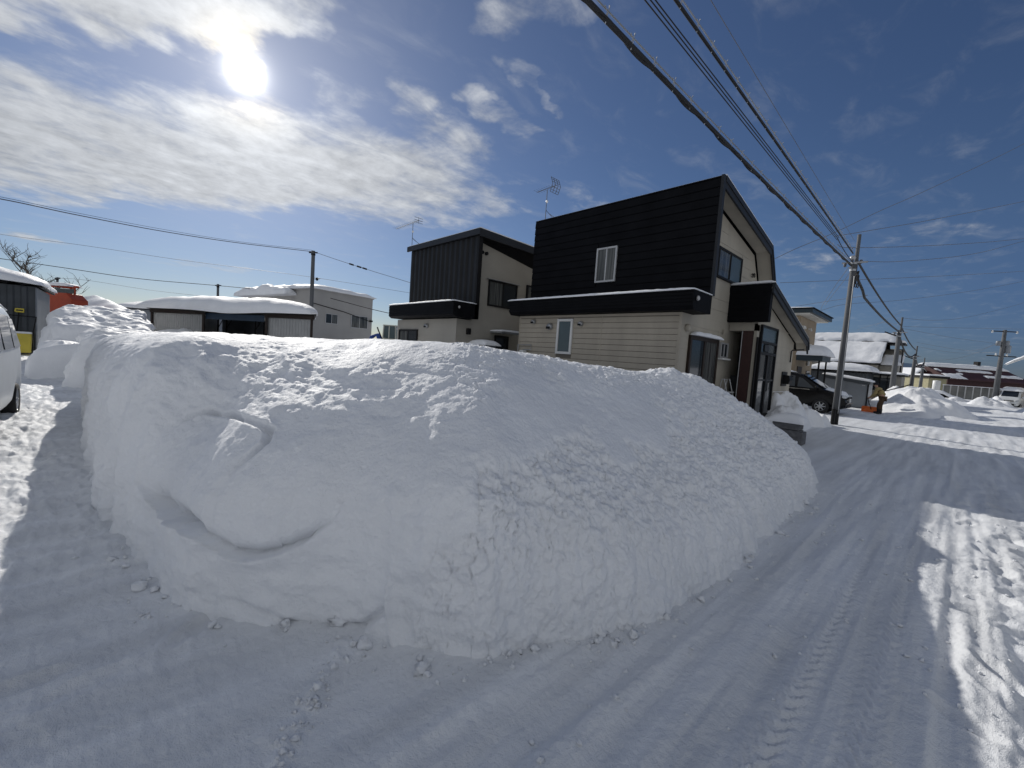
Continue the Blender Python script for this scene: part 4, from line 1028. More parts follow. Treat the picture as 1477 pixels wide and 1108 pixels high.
# bare tree behind
def bare_tree(p, h, label, seed, spread=1.0):
    rr = random.Random(seed)
    t = thing('bare_tree', tuple(p), label, 'tree')
    tr = MB(); br = MB()
    def grow(mb, a, d, l, r, lev):
        pts = [a]; dd = d.copy()
        for k in range(4):
            dd = (dd + Vector((rr.gauss(0, .16), rr.gauss(0, .16), rr.gauss(.04, .08)))).normalized(); pts.append(pts[-1]+dd*l/4)
        mb.tube(pts, [r*(1-.55*i/4) for i in range(5)], 5 if lev < 2 else 4, False)
        if lev < 4:
            for k in range(rr.randint(3, 5)):
                i = rr.randint(1, 4); a2 = rr.uniform(0, 6.28)
                side_ = Vector((math.cos(a2), math.sin(a2), rr.uniform(.1, .8))).normalized()
                grow(br, pts[i], (dd*.5+side_*spread*.8).normalized(), l*rr.uniform(.52, .74), r*.58, lev+1)
    grow(tr, Vector(p), Vector((0, 0, 1)), h*.5, h*.022, 0)
    tr.build('trunk', BARK, t); br.build('crown', BARK, t)
b = at(60, 430, 46); bare_tree((b[0], b[1], .4), 9.4, 'bare winter tree with thin twigs behind the sheds', 5, 1.3)
b = at(30, 420, 50); bare_tree((b[0], b[1], .4), 8.0, 'smaller bare tree poking above the shed roofs at the left', 9, .9)

# ------------------------------------------------------------------ low roofs behind, row of carports, grey block
def frame_at(ua, ub, va, wa, wb_):
    a = at(ua, va, wa); b = at(ub, va, wb_); d = b-a; return a, b, math.atan2(d[1], d[0]), float(np.hypot(d[0], d[1]))
a, b, rz, ln = frame_at(218, 451, 450, 20.5, 17.0)
SKX = -1.05
t = thing('carport', (a[0], a[1], 0), 'long low row of garages under one thick rounded snow cap', 'garage row', rz=rz, world=False)
zt = 2.66; s1 = ln*.37; s2 = ln*.745; dp = 3.0
for (x0, x1) in ((0, s1), (s2, ln)):
    m = MB(); m.box(x0+.1, x1-.1, .03, dp, 0, zt-.12); x = x0+.12
    while x < x1-.2:
        m.prism([(x, .03), (x+.02, .016), (x+.12, .016), (x+.14, .03)], 'z', .2, zt-.16); x += .16
    m.skew(SKX).build('panel_wall', LTSH, t)
for (xa, xb) in ((0, s1), (s2, ln)):
    m = MB(); m.box(xa, xa+.14, -.06, .08, 0, zt-.14); m.box(xb-.1, xb+.04, -.06, .08, 0, zt-.14); m.box(xa-.05, xb+.1, -.09, .05, zt-.14, zt+.02)
    m.skew(SKX).build('door_frame', BROWN, t)
m = MB(); m.box(s1+.1, s2-.06, .02, .16, zt-.32, zt-.06); m.skew(SKX).build('blue_beam', mat('blue_beam_paint', (.025, .05, .085), .5), t)
for x in (s1+.35, s1+.95, s2-.9, s2-.35):
    m = MB(); m.box(x, x+.09, dp*.45, dp*.45+.09, 0, zt-.2); m.tube([(x+.04, dp*.45, zt-.7), (x+.4, dp*.45, zt-.25)], .03, 4)
    m.skew(SKX).build('post', DARK, t)
m = MB(); m.box(s1+.1, s2-.1, dp, dp+.1, 0, zt-.15); m.box(s1+1.0, s1+1.8, dp-.4, dp-.05, 0, 1.9); m.skew(SKX).build('back_wall', GREYSH, t)
m = MB(); m.box(-.2, ln+.2, -.2, dp+.2, zt+.03, zt+.11); m.skew(SKX).build('roof', DARK, t)
m = snow_slab(-.62, ln+.25, -.55, dp+.3, lambda x, y: zt+.08-.12*np.clip((-.2-y), 0, 1)-.10*np.exp(-((x-ln*.57)/1.7)**2)*np.clip(.6-y, 0, 1), .68, 52, (70, 30), 3.4, .05, .07); m.skew(SKX).build('snow_cap', CAPSNOW, t, True)
heap('snow_pile', (*((a+(b-a)*.2)[:2]), .9), 3.2, 1.6, 1.0, 'smooth snow pile against the left end of the garage row', seed=71, lump=.04, rot=rz)
heap('snow_pile', (*((a+(b-a)*.86)[:2]), .9), 2.2, 1.4, .85, 'smooth snow pile against the right end of the garage row', seed=72, lump=.04, rot=rz)

c0 = at(450, 450, 36); c1 = at(537, 450, 41.0); rz = math.atan2(c1[1]-c0[1], c1[0]-c0[0]); ln = float(np.hypot(*(c1-c0)[:2]))
t = thing('office_building', (c0[0], c0[1], 0), 'two storey grey stucco building with flat snowy roof behind the garages', 'building', rz=rz, world=False)
H = 6.05; dpp = 11.5
m = MB(); m.box(0, ln, 0, dpp, 0, H); m.build('wall', GREYB, t)
m = MB(); m.box(-.08, ln+.08, -.08, dpp+.08, H, H+.14); m.build('parapet', GREYB, t)
m = snow_slab(-.35, ln+.2, -.35, dpp+.9, lambda x, y: H+.10+x*0+.0*y, .62, 55, (26, 40), 3.5, .14, .15); m.build('snow_cap', CAPSNOW, t, True)
m = snow_slab(-1.0, .05, 2.5, dpp+.8, flat(H-.45), .85, 57, (14, 30), 3, .22, .2); m.build('snow_overhang', CAPSNOW, t, True)
for (x0, x1, z0, z1, g) in ((ln*.20, ln*.40, 3.3, 4.2, BROWN), (ln*.62, ln*.92, 3.15, 4.35, CURT), (ln*.58, ln*.90, 1.0, 2.1, CURT)):
    w = window(t, 'y-', x0, x1, z0, z1, 0.0, ALU, g if g is CURT else GLASS, fw=.06, gm2=CURT)
m = MB(); m.box(ln*.22, ln*.36, -.2, -.01, 1.75, 1.9); m.build('awning', BROWN, t)
m = MB(); m.tube([(.05, -.05, 4.9), (ln*.5, -.06, 4.5), (ln*.98, -.05, 3.9)], .03, 5); m.box(ln*.95, ln*1.0, -.15, -.02, 3.9, 4.05); m.build('cable_run', DARK, t)
for (ua, ub, v, w_, lab, sd) in ((160, 218, 437, 44, 'low snowy roof just left of the garage row, far behind', 1), (258, 312, 428, 46, 'snowy roof peeping over the middle of the garage row', 2), (330, 350, 431, 52, 'tiny snowy roof peak behind the right part of the garages', 3)):
    a, b, rz, ln = frame_at(ua, ub, v, w_, w_)
    t = thing('far_house', (a[0], a[1], 0), lab, 'house', 'low houses behind the garages', rz, False)
    z = float(a[2])
    m = MB(); m.box(.2, ln-.2, .2, 6, 0, z-.25); m.build('wall', GREYSH, t)
    m = MB(); m.prism([(-.1, z-.35), (3, z+.30), (6.2, z-.35), (6.2, z-.45), (3, z+.2), (-.1, z-.45)], 'x', 0, ln); m.build('roof', DARK, t)
    m = snow_slab(0, ln, -.1, 6.2, lambda x, y: z-.34+.64*(1-np.abs(y-3.05)/3.15), .32, 80+sd, (20, 14), 6, .03); m.build('snow_cap', CAPSNOW, t, True)

# small blue and pale excavator between the grey block and the ribbed house
q = at(556, 492, 24)
t = thing('excavator', (q[0], q[1], 0), 'small excavator with pale glazed cab and blue arm left of the ribbed house', 'excavator', rz=R(46), world=False)
z0 = float(at(556, 492, 24)[2])
m = MB(); m.box(-.05, .75, -.5, .5, z0-.8, z0+.15); m.build('engine_hood', PALEG, t, bevel=.06)
m = MB()
for x, y in ((-.02, -.48), (.70, -.48), (-.02, .48), (.70, .48), (.32, -.48)): m.tube([(x, y, z0+.1), (x*.9+.03, y*.94, z0+.86)], .035, 6)
m.box(-.04, .74, -.5, .5, z0+.84, z0+.90); m.build('cab_frame', PALEG, t, bevel=.02)
m = MB(); m.box(.0, .70, -.46, .46, z0+.16, z0+.83); m.build('cab_glass', FROST, t)
m = MB(); m.tube([(-.2, 0, z0-.3), (-.45, 0, z0+.35), (-.75, -.05, z0+.2), (-1.0, -.1, z0-.4)], [.16, .14, .12, .1], 8); m.build('arm', BLUE, t)
m = MB(); m.tube([(-.15, 0, z0+.0), (-.42, 0, z0+.55), (-.5, 0, z0+.75)], .04, 6); m.build('hydraulic_ram', DARK, t)
m = MB(); m.box(-.9, 1.2, -.75, -.45, 0, .5); m.box(-.9, 1.2, .45, .75, 0, .5); m.build('track', RUB, t, bevel=.1)
m = MB(); m.blob((.85, -.52, z0+.72), .12, .05, .12, 8, 6); m.build('work_light', LENS, t, True)
# ------------------------------------------------------------------ snow beside the near house, stone posts
heap('snow_pile', (-3.62, 15.3, 0), .72, 2.0, .80, 'lumpy snow pile along the cream wall beside the leaning grey pole', seed=11, lump=.20, flat_=2.6)
heap('snow_pile', (-3.42, 17.2, 0), .68, 1.3, .60, 'rounded snow pile at the foot of the leaning grey pole', seed=12, lump=.14, flat_=3.0)
t = thing('stone_post', (-3.55, 13.9, 0), 'low dark stone gate post capped with snow at the end of the big bank', 'gate post')
q = onz(1137, 640, 0)
t.location = (q[0]-.1, q[1]+.2, 0); ORIGIN.pop(t.name)
m = MB()
for k in range(3): m.box(-.30+.012*k, .30-.01*k, -.22+.01*(k % 2), .22, k*.17, k*.17+.16)
m.box(.12, .36, -.2, .2, 0, .30); m.build('block', STONE, t, bevel=.012)
m = snow_slab(-.36, .38, -.28, .28, flat(.505), .22, 5, (16, 14), 2.6, .04); m.build('snow_cap', CAPSNOW, t, True)

# ------------------------------------------------------------------ houses and sheds down the street
t = thing('house', (-9, 28, 0), 'tan house with a dark flat overhanging roof behind the black minivan', 'house')
m = MB(); m.box(-12, -5.9, 26.0, 29.6, 0, 4.72); m.build('wall', TAN, t)
m = MB(); boards(m, 'x+', 26.0, 29.6, .1, 4.7, .42, -5.9, .008, .008); m.build('siding', TAN, t)
zr = float(onx(1172, 443, -5.3)[2])
m = MB(); m.box(-12.6, -5.28, 25.4, 30.15, 4.80, zr-.06); m.build('roof_fascia', TEAL, t); m = MB(); m.box(-12.5, -5.42, 25.45, 30.0, 4.735, 4.80); m.build('soffit', SOFF, t)
m = MB(); m.box(-12.65, -5.23, 25.35, 30.2, zr-.058, zr-.01); m.build('roof_edge', BLACK, t)
m = snow_slab(-12.6, -5.25, 25.37, 30.15, flat(zr-.012), .10, 91, (30, 24), 8, .02); m.build('roof_snow', CAPSNOW, t, True)
m = MB()
for y in (26.35, 26.6, 27.9): m.tube([(-5.9, y, 4.2), (-5.78, y, 4.2), (-5.76, y, 4.08)], .05, 6)
m.build('vent_hood', WHITEF, t)
m = MB(); m.tube([(-5.82, 28.3, 2.2), (-5.82, 28.3, 3.4)], .07, 8); m.build('flue_pipe', WHITEF, t)
cz_ = float(onx(1166, 518, -5.0)[2])
m = MB(); m.box(-5.88, -4.75, 25.95, 27.9, cz_-.02, cz_+.26); m.build('porch_canopy', TEAL, t)
for y in (26.1, 27.75): MB().tube([(-4.9, y, 0), (-4.9, y, cz_)], .045, 6).build('porch_post', DARK, t)
m = snow_slab(-5.95, -4.6, 25.85, 28.0, flat(cz_+.26), .55, 93, (22, 26), 2.3, .08, .1); m.build('porch_snow', CAPSNOW, t, True)
box(-5.9, -5.86, 26.4, 27.3, .2, 2.1).build('front_door', BROWN, t); box(-5.9, -5.85, 28.35, 29.1, 1.0, 1.9).build('window', GLASS, t)

y = 31.0
xl, xr_ = float(ony(1186, 560, y)[0]), float(ony(1253, 560, y)[0]); zl, zr_ = float(ony(1188, 537, y)[2]), float(ony(1254, 548, y)[2])
t = thing('storage_shed', ((xl+xr_)/2, y+.6, 0), 'grey two door metal storage shed to the left of the bent person', 'shed')
m = MB(); m.prism([(xl, 0), (xr_, 0), (xr_, zr_-.15), (xl, zl-.15)], 'y', y, y+1.5); m.build('cabinet', GREYSH, t)
xm = (xl+xr_)/2+.1
for (a, b, off) in ((xl+.08, xm+.03, .012), (xm-.02, xr_-.10, .03)):
    m = MB(); za = zl+(zr_-zl)*(a-xl)/(xr_-xl); zb3 = zl+(zr_-zl)*(b-xl)/(xr_-xl)
    m.prism([(a, .06), (b, .06), (b, zb3-.30), (a, za-.30)], 'y', y-off-.02, y-off+.005); m.build('door', GREYSH, t, bevel=.006)
m = MB(); m.prism([(xl-.05, zl-.27), (xr_+.05, zr_-.27), (xr_+.05, zr_-.10), (xl-.05, zl-.10)], 'y', y-.10, y+1.6); m.build('roof', mat('dark_grey_edge', (.06, .07, .08), .5), t)
m = MB(); m.box(xr_-.06, xr_+.004, y-.02, y+.04, 0, zr_-.2); m.build('corner_post', DARK, t)
box(xr_-.30, xr_-.16, y-.055, y-.03, zr_-.36, zr_-.32).build('handle', ALU, t)
m = snow_slab(xl-.08, xr_+.10, y-.13, y+1.62, lambda x, yy: zl-.10+(zr_-zl)*(x-xl)/(xr_-xl), .12, 95, (26, 16), 8, .02); m.build('roof_snow', CAPSNOW, t, True)

y = 38.0
xl, xr_ = float(ony(1166, 530, y)[0]), float(ony(1258, 535, y)[0]); z1 = 2.18
t = thing('carport', ((xl+xr_)/2, y+1.5, 0), 'corrugated roof carport under a thick snow roll behind the grey storage shed', 'carport')
m = MB(); m.box(xl, xr_-.3, y+.3, y+4, 0, z1-.1); x = xl
while x < xr_-.4: m.prism([(x, y+.3), (x+.04, y+.26), (x+.14, y+.26), (x+.18, y+.3)], 'z', 0, z1-.12); x += .28
m.build('wall', DKSH, t)
xs_ = np.linspace(xl-.1, xr_+.05, 110); pr = [(x, z1+.05*math.sin(x*22)) for x in xs_]
m = MB(); m.prism(pr+[(a, b-.07) for a, b in pr][::-1], 'y', y-.1, y+4.2); m.build('corrugated_roof', DARK, t)
m = snow_slab(xl-.1, xr_+.06, y-.22, y+4.2, flat(z1+.03), .56, 97, (40, 24), 3, .05, .1); m.build('snow_cap', CAPSNOW, t, True)

ye, yr = 45.5, 49.5
pe0, pe1 = ony(1170, 522, ye), ony(1270, 523, ye); pr0, pr1 = ony(1178, 479, yr), ony(1290, 481, yr)
t = thing('house', (float(pe0[0]+pe1[0])/2, 49, 0), 'house whose broad steep roof is white with snow, behind the sheds', 'house')
x0, x1 = float(pe0[0])-1, float(pe1[0]); ze, zr2 = float(pe1[2]), float(pr1[2])
slope = (zr2-ze)/(yr-ye)
m = MB(); m.prism([(ye+.5, 0), (yr+3, 0), (yr+3, ze), (yr, zr2-.15), (ye+.5, ze+.2)], 'x', x0+.3, x1-.25); m.build('wall', CREAM2, t)
m = MB(); m.prism([(ye, ze-.1), (yr, zr2-.1), (yr+3.4, ze-.1), (yr+3.4, ze-.2), (yr, zr2-.22), (ye, ze-.22)], 'x', x0, x1+.02); m.build('roof', DARK, t)
m = snow_slab(x0, x1, ye+.05, yr-1.15, lambda x, yy: ze-.09+slope*(yy-ye), .11, 98, (50, 30), 24, .04, .5); m.build('roof_snow', CAPSNOW, t, True)
m = snow_slab(x0, x1+.35, yr-1.05, yr+1.0, lambda x, yy: zr2-.09-slope*np.abs(yy-yr), .22, 99, (50, 14), 8, .14, .4); m.build('ridge_snow', CAPSNOW, t, True)
a0 = ony(1291, 500, 49.0); a1 = ony(1284, 527, 48)
m = MB(); m.prism([(47.2, 0), (51, 0), (51, float(a0[2])-.1), (47.2, float(a1[2])-.1)], 'x', x1-.2, float(a0[0])+.5); m.build('side_wing', CREAM2, t)
m = snow_slab(x1-.15, float(a0[0])+.7, 47.0, 49.0, lambda x, yy: float(a1[2])+(float(a0[2])-float(a1[2]))*(yy-47)/4, .2, 101, (16, 16), 8, .05); m.build('wing_snow', CAPSNOW, t, True)
m = snow_slab(x1-.1, float(a0[0])+.6, 49.3, 51.2, flat(float(a0[2])+.35), .25, 102, (16, 12), 8, .05); m.build('wing_snow', CAPSNOW, t, True)
m = MB(); m.box(x1-.1, float(a0[0])+.62, 49.2, 51.3, float(a0[2])+.2, float(a0[2])+.33); m.build('wing_eave', DARK, t); MB().tube([(float(a0[0])+.66, 47.2, 1.2), (float(a0[0])+.66, 47.2, 4.4)], .05, 6).build('wing_post', DARK, t)
m = MB(); m.box(float(a0[0])+.25, float(a0[0])+.5, 51.3, 51.6, 0, 4.0); m.build('chimney', TAN, t)
b0, b1 = ony(1257, 540, 42), ony(1300, 548, 42)
t = thing('annex', (float(b0[0]+b1[0])/2, 43, 0), 'low cream annex with a dark eave right behind the storage shed', 'shed')
zz = float(b0[2]); m = MB(); m.box(float(b0[0]), float(b1[0]), 42.2, 45, 0, zz-.05); m.build('wall', CREAM2, t)
m = MB(); m.box(float(b0[0])-.1, float(b1[0])+.15, 42, 45.1, zz-.02, zz+.10); m.build('roof', DARK, t)
m = snow_slab(float(b0[0])-.1, float(b1[0])+.2, 41.95, 45.1, flat(zz+.1), .16, 103, (20, 14), 6, .04); m.build('snow_cap', CAPSNOW, t, True)
m = MB(); 
for k in (.3, .55, .8): m.box(float(b0[0])+k*float(b1[0]-b0[0])-.03, float(b0[0])+k*float(b1[0]-b0[0])+.03, 42.12, 42.2, 0, zz-.05)
m.build('mullion', DARK, t)
m = MB(); m.box(float(b0[0])+.1, float(b0[0])+1.3, 42.16, 42.195, .9, zz-.2); m.build('window', GLASS, t)

# ------------------------------------------------------------------ snow piles down the street
q = at(1320, 588, 27.0)
heap('snow_pile', (-1.45, 33.5, 0), 2.5, 5.2, 1.22, 'big snow pile behind the bent person at the foot of the second pole', seed=21, lump=.09, flat_=1.7, rag=.2, n=(96, 40))
heap('snow_pile', (-2.4, 37.0, 0), 1.3, 3.2, 1.2, 'second snow pile further down behind the big one', seed=22, lump=.2, flat_=1.6)
q = onz(1375, 581, -.1); heap('snow_pile', (q[0], q[1]+4, -.2), 1.9, 2.4, .75, 'small lit snow pile in front of the long fence', seed=23, lump=.15, flat_=1.1)
q = onz(1418, 588, -.1); heap('snow_pile', (q[0]+.6, q[1]+5.5, -.2), 1.9, 3.0, 1.25, 'bright snow pile to the left of the transformer pole', seed=24, lump=.2, flat_=1.2)
heap('snow_pile', (5.2, 47.0, -.05), 2.3, 5.5, 1.25, 'bright snow pile at the far right edge of the street', seed=25, lump=.25, flat_=1.3)
heap('snow_pile', (5.4, 33.0, -.05), 2.0, 6.0, 1.0, 'long low snow pile along the right kerb, mostly out of frame', seed=26, lump=.25, flat_=1.3)
t = thing('snow_shovel', (-2.25, 30.0, .6), 'dark handled shovel stuck in the big snow pile behind the person', 'shovel')
m = MB(); m.tube([(-2.75, 29.3, 1.02), (-1.7, 29.5, 1.50)], .025, 6); m.build('shaft', DARK, t)
m = MB(); m.tube([(-1.72, 29.4, 1.50), (-1.60, 29.5, 1.56), (-1.72, 29.6, 1.50)], .025, 6); m.build('grip', DARK, t)
m = MB(); m.prism([(-2.75, .95), (-2.70, 1.05), (-3.0, .93), (-3.02, .84)], 'y', 29.15, 29.45); m.build('blade', DARK, t)

# ------------------------------------------------------------------ far buildings at the end of the street
def gable_house(u0, u1, v_eave, v_ridge, w, label, wall, name='far_house', dep=7, z_lo=-.6, snow=.3, win=True, group=None, front=True):
    a, b, rz, ln = frame_at(u0, u1, v_eave, w, w); ze = float(a[2]); zr = float(at((u0+u1)/2, v_ridge, w)[2])
    t = thing(name, (a[0], a[1], 0), label, 'house', group, rz, False)
    if front:
        m = MB(); m.prism([(.1, z_lo), (ln-.1, z_lo), (ln-.1, ze), (ln/2, zr), (.1, ze)], 'y', 0, dep); m.build('wall', wall, t)
        m = MB(); m.prism([(-.3, ze-.15), (ln/2, zr+.05), (ln+.3, ze-.15), (ln+.3, ze), (ln/2, zr+.22), (-.3, ze)], 'y', -.4, dep+.3); m.build('roof', DARK, t)
        for s in (0, 1):
            m = snow_slab(*((-.3, ln/2) if s == 0 else (ln/2, ln+.3)), -.45, dep+.3, (lambda x, y: ze+.0+(zr+.22-ze)*np.clip((x+.3)/(ln/2+.3), 0, 1)) if s == 0 else (lambda x, y: ze+(zr+.22-ze)*np.clip((ln+.3-x)/(ln/2+.3), 0, 1)), snow, 130+s, (14, 14), 8, .02)
            m.build('roof_snow', CAPSNOW, t, True)
    else:
        m = MB(); m.prism([(0, z_lo), (dep, z_lo), (dep, ze-.1), (dep/2, zr-.1), (0, ze-.1)], 'x', .15, ln-.15); m.build('wall', wall, t)
        m = MB(); m.prism([(-.5, ze-.25), (dep/2, zr-.05), (dep+.5, ze-.25), (dep+.5, ze-.12), (dep/2, zr+.08), (-.5, ze-.12)], 'x', 0, ln); m.build('roof', wall if wall is MAROON else DARK, t)
    return t, ln, ze, zr
t, ln, ze, zr = gable_house(1318, 1338, 541, 534, 72, 'pale yellow gabled house at the end of the street', YELB)
for x in (ln*.2, ln*.6): window(t, 'y-', x, x+.8, ze-1.9, ze-.9, 0, DARK, GLASS, fw=.08)
box(0.2, ln-.2, -.5, -.05, ze-2.6, ze-2.4).build('porch_roof', DARK, t)
a, b, rz, ln = frame_at(1296, 1362, 534, 88, 88)
t = thing('far_house', (a[0], a[1], 0), 'long low building with two snowy roof bands behind the yellow gabled house', 'building', None, rz, False)
z = float(a[2]); m = MB(); m.box(.3, ln-.3, .3, 9, -1, z-1.0); m.build('wall', YELB, t)
m = MB(); m.box(0, ln, 0, 4, z-1.0, z-.75); m.box(.5, ln-1, 4.2, 9, z-1, z+.2); m.build('roof', DARK, t)
m = snow_slab(0, ln, 0, 4, flat(z-.75), .5, 141, (30, 10), 6, .1); m.build('snow_cap', CAPSNOW, t, True)
m = snow_slab(.5, ln-1, 4.1, 9.2, flat(z+.2), .4, 142, (30, 10), 6, .1); m.build('snow_cap', CAPSNOW, t, True)
a, b, rz, ln = frame_at(1340, 1366, 545, 66, 66); t = thing('far_house', (a[0], a[1], 0), 'flat roofed beige shed right of the yellow gabled house', 'shed', None, rz, False)
z = float(a[2]); box(0, ln, 0, 4, -1, z).build('wall', YELB, t); box(-.2, ln+.2, -.3, 4.2, z, z+.35).build('roof', DARK, t); m = snow_slab(-.2, ln+.2, -.3, 4.2, flat(z+.35), .25, 143, (16, 10), 6, .05); m.build('snow_cap', CAPSNOW, t, True)
box(ln*.2, ln*.6, -.03, .02, z-1.6, z-.5).build('window', GLASS, t)
q = at(1350, 560, 60); t = thing('water_tank', (q[0], q[1], -.4), 'upright white tank in front of the far beige shed', 'tank')
zb_, zt = float(at(1350, 560, 60)[2]), float(at(1350, 549, 60)[2])
m = MB(); m.lathe([(.001, -.4), (.42, -.4), (.42, zt-.06), (.36, zt), (.001, zt+.04)], (q[0], q[1], 0), 'z', 18); m.build('drum', WHITEF, t, True)
heap('snow_cap_pile', (q[0]-.9, q[1]-.5, -.2), 1.0, .8, 1.0, 'little snow heap at the foot of the white tank', seed=28, lump=.1)
t, ln, ze, zr = gable_house(1366, 1490, 545, 530, 68, 'long maroon house with snow along its ridge at the end of the street', MAROON, front=False, dep=9, snow=.3)
z2 = zr; m = snow_slab(-.2, ln+.2, 3.4, 5.6, lambda x, y: zr+.05-.35*np.abs(y-4.5), .40, 151, (50, 10), 5, .05, .15); m.build('ridge_snow', CAPSNOW, t, True)
for (xa, xb, ya, yb, sd) in ((.1, ln*.22, -.4, 1.2, 1), (.3, ln*.07, 2.2, 2.7, 2), (ln*.3, ln*.72, 2.2, 2.9, 3), (ln*.52, ln*.66, .6, 1.2, 4), (ln*.2, ln*.28, 1.2, 1.5, 5), (ln*.7, ln*.98, 1.0, 1.8, 6)):
    m = snow_slab(xa, xb, ya, yb, lambda x, y: ze-.10+(zr+.2-ze)*np.clip((y+.5)/5.0, 0, 1), .16, 152+sd, (26, 8), 4, .16, .3); m.build('roof_snow', CAPSNOW, t, True)
box(ln*.655, ln*.69, 4.0, 4.7, zr-.3, zr+1.0).build('chimney', DARK, t)
a, b, rz, ln = frame_at(1361, 1452, 556, 56, 52)
t = thing('panel_fence', (a[0], a[1], -.3), 'long grey panel fence with pale posts in front of the maroon house', 'fence', None, rz, False)
z = float(a[2])+.3; m = MB(); m.box(0, ln, .02, .07, 0, z); m.build('panel', mat('weathered_fence', (.16, .16, .15), .8, var=.35, scale=.7), t)
for k in range(9):
    x = ln*k/8; box(x-.06, x+.06, -.05, .0, 0, z+.06).build('post', LTSH, t)
box(-.1, ln+.1, -.07, .10, z+.065, z+.13).build('snow_rim', CAPSNOW, t)
q = at(1480, 520, 40)
t = thing('house', (q[0], q[1], 0), 'house with a snowy eave poking in at the right edge of the photo', 'house')
a = at(1461, 521, 40); m = MB(); m.box(a[0]+2.0, a[0]+7, a[1]-.2, a[1]+7, -.2, a[2]-.25); m.build('wall', GREYB, t)
m = MB(); m.prism([(a[0], a[2]-.12), (a[0]+3.5, a[2]+2.0), (a[0]+3.5, a[2]+2.15), (a[0], a[2]+.02)], 'y', a[1]-1.0, a[1]+8); m.build('roof', WHITEF, t)
m = snow_slab(a[0]-.1, a[0]+3.4, a[1]-1.0, a[1]+8, lambda x, y: a[2]+.03+.61*(x-a[0]), .16, 161, (16, 30), 5, .05); m.build('roof_snow', CAPSNOW, t, True)
for (u, v, w, r, sd, lab) in ((1450, 557, 58, 1.6, 31, 'dark snow dusted shrub right of the transformer pole'), (1470, 548, 62, 1.9, 32, 'larger snow dusted shrub by the right edge')):
    q = at(u, v+8, w); rr = random.Random(sd); t = thing('shrub', (q[0], q[1], -.2), lab, 'shrub')
    m = MB(); s_ = MB()
    for k in range(90):
        a2 = rr.uniform(0, 6.28); e2 = rr.uniform(.2, 1.4); d = Vector((math.cos(a2)*math.cos(e2), math.sin(a2)*math.cos(e2), math.sin(e2)))
        p0 = Vector((q[0], q[1], .0)); p1 = p0+d*r*rr.uniform(.6, 1.25); m.tube([p0, p0.lerp(p1, .5)+Vector((0, 0, .15)), p1], [.04, .025, .01], 4, False)
        if k % 2 == 0: s_.blob(p0.lerp(p1, rr.uniform(.6, .95)), .22, .22, .09, 7, 5, .3, k)
    m.build('twigs', BARK, t); s_.build('snow_clumps', CAPSNOW, t, True)
hm = MB(); n_ = 60; pts_ = []
for k in range(n_+1):
    u = 1180+k*12; q = at(u, 560, 2600); hgt = 40+55*float(fbm(np.array([[u*.012, 0, 0]]), 1, 4, s=71)[0]) + 45*math.exp(-((u-1330)/55)**2)
    pts_.append((q[0], q[1], max(12, hgt*1.1)))
for k in range(n_):
    (a, b, c), (d, e, f) = pts_[k], pts_[k+1]; s1_ = .5
    hm.add([(a, b, -20), (d, e, -20), (d, e, f), (a, b, c), (a*1.25, b*1.25, -20), (d*1.25, e*1.25, -20)], [(0, 1, 2, 3), (3, 2, 5, 4)])
tag(hm.build('hills', HILL), 'faint blue hills beyond the end of the street', kind='structure')

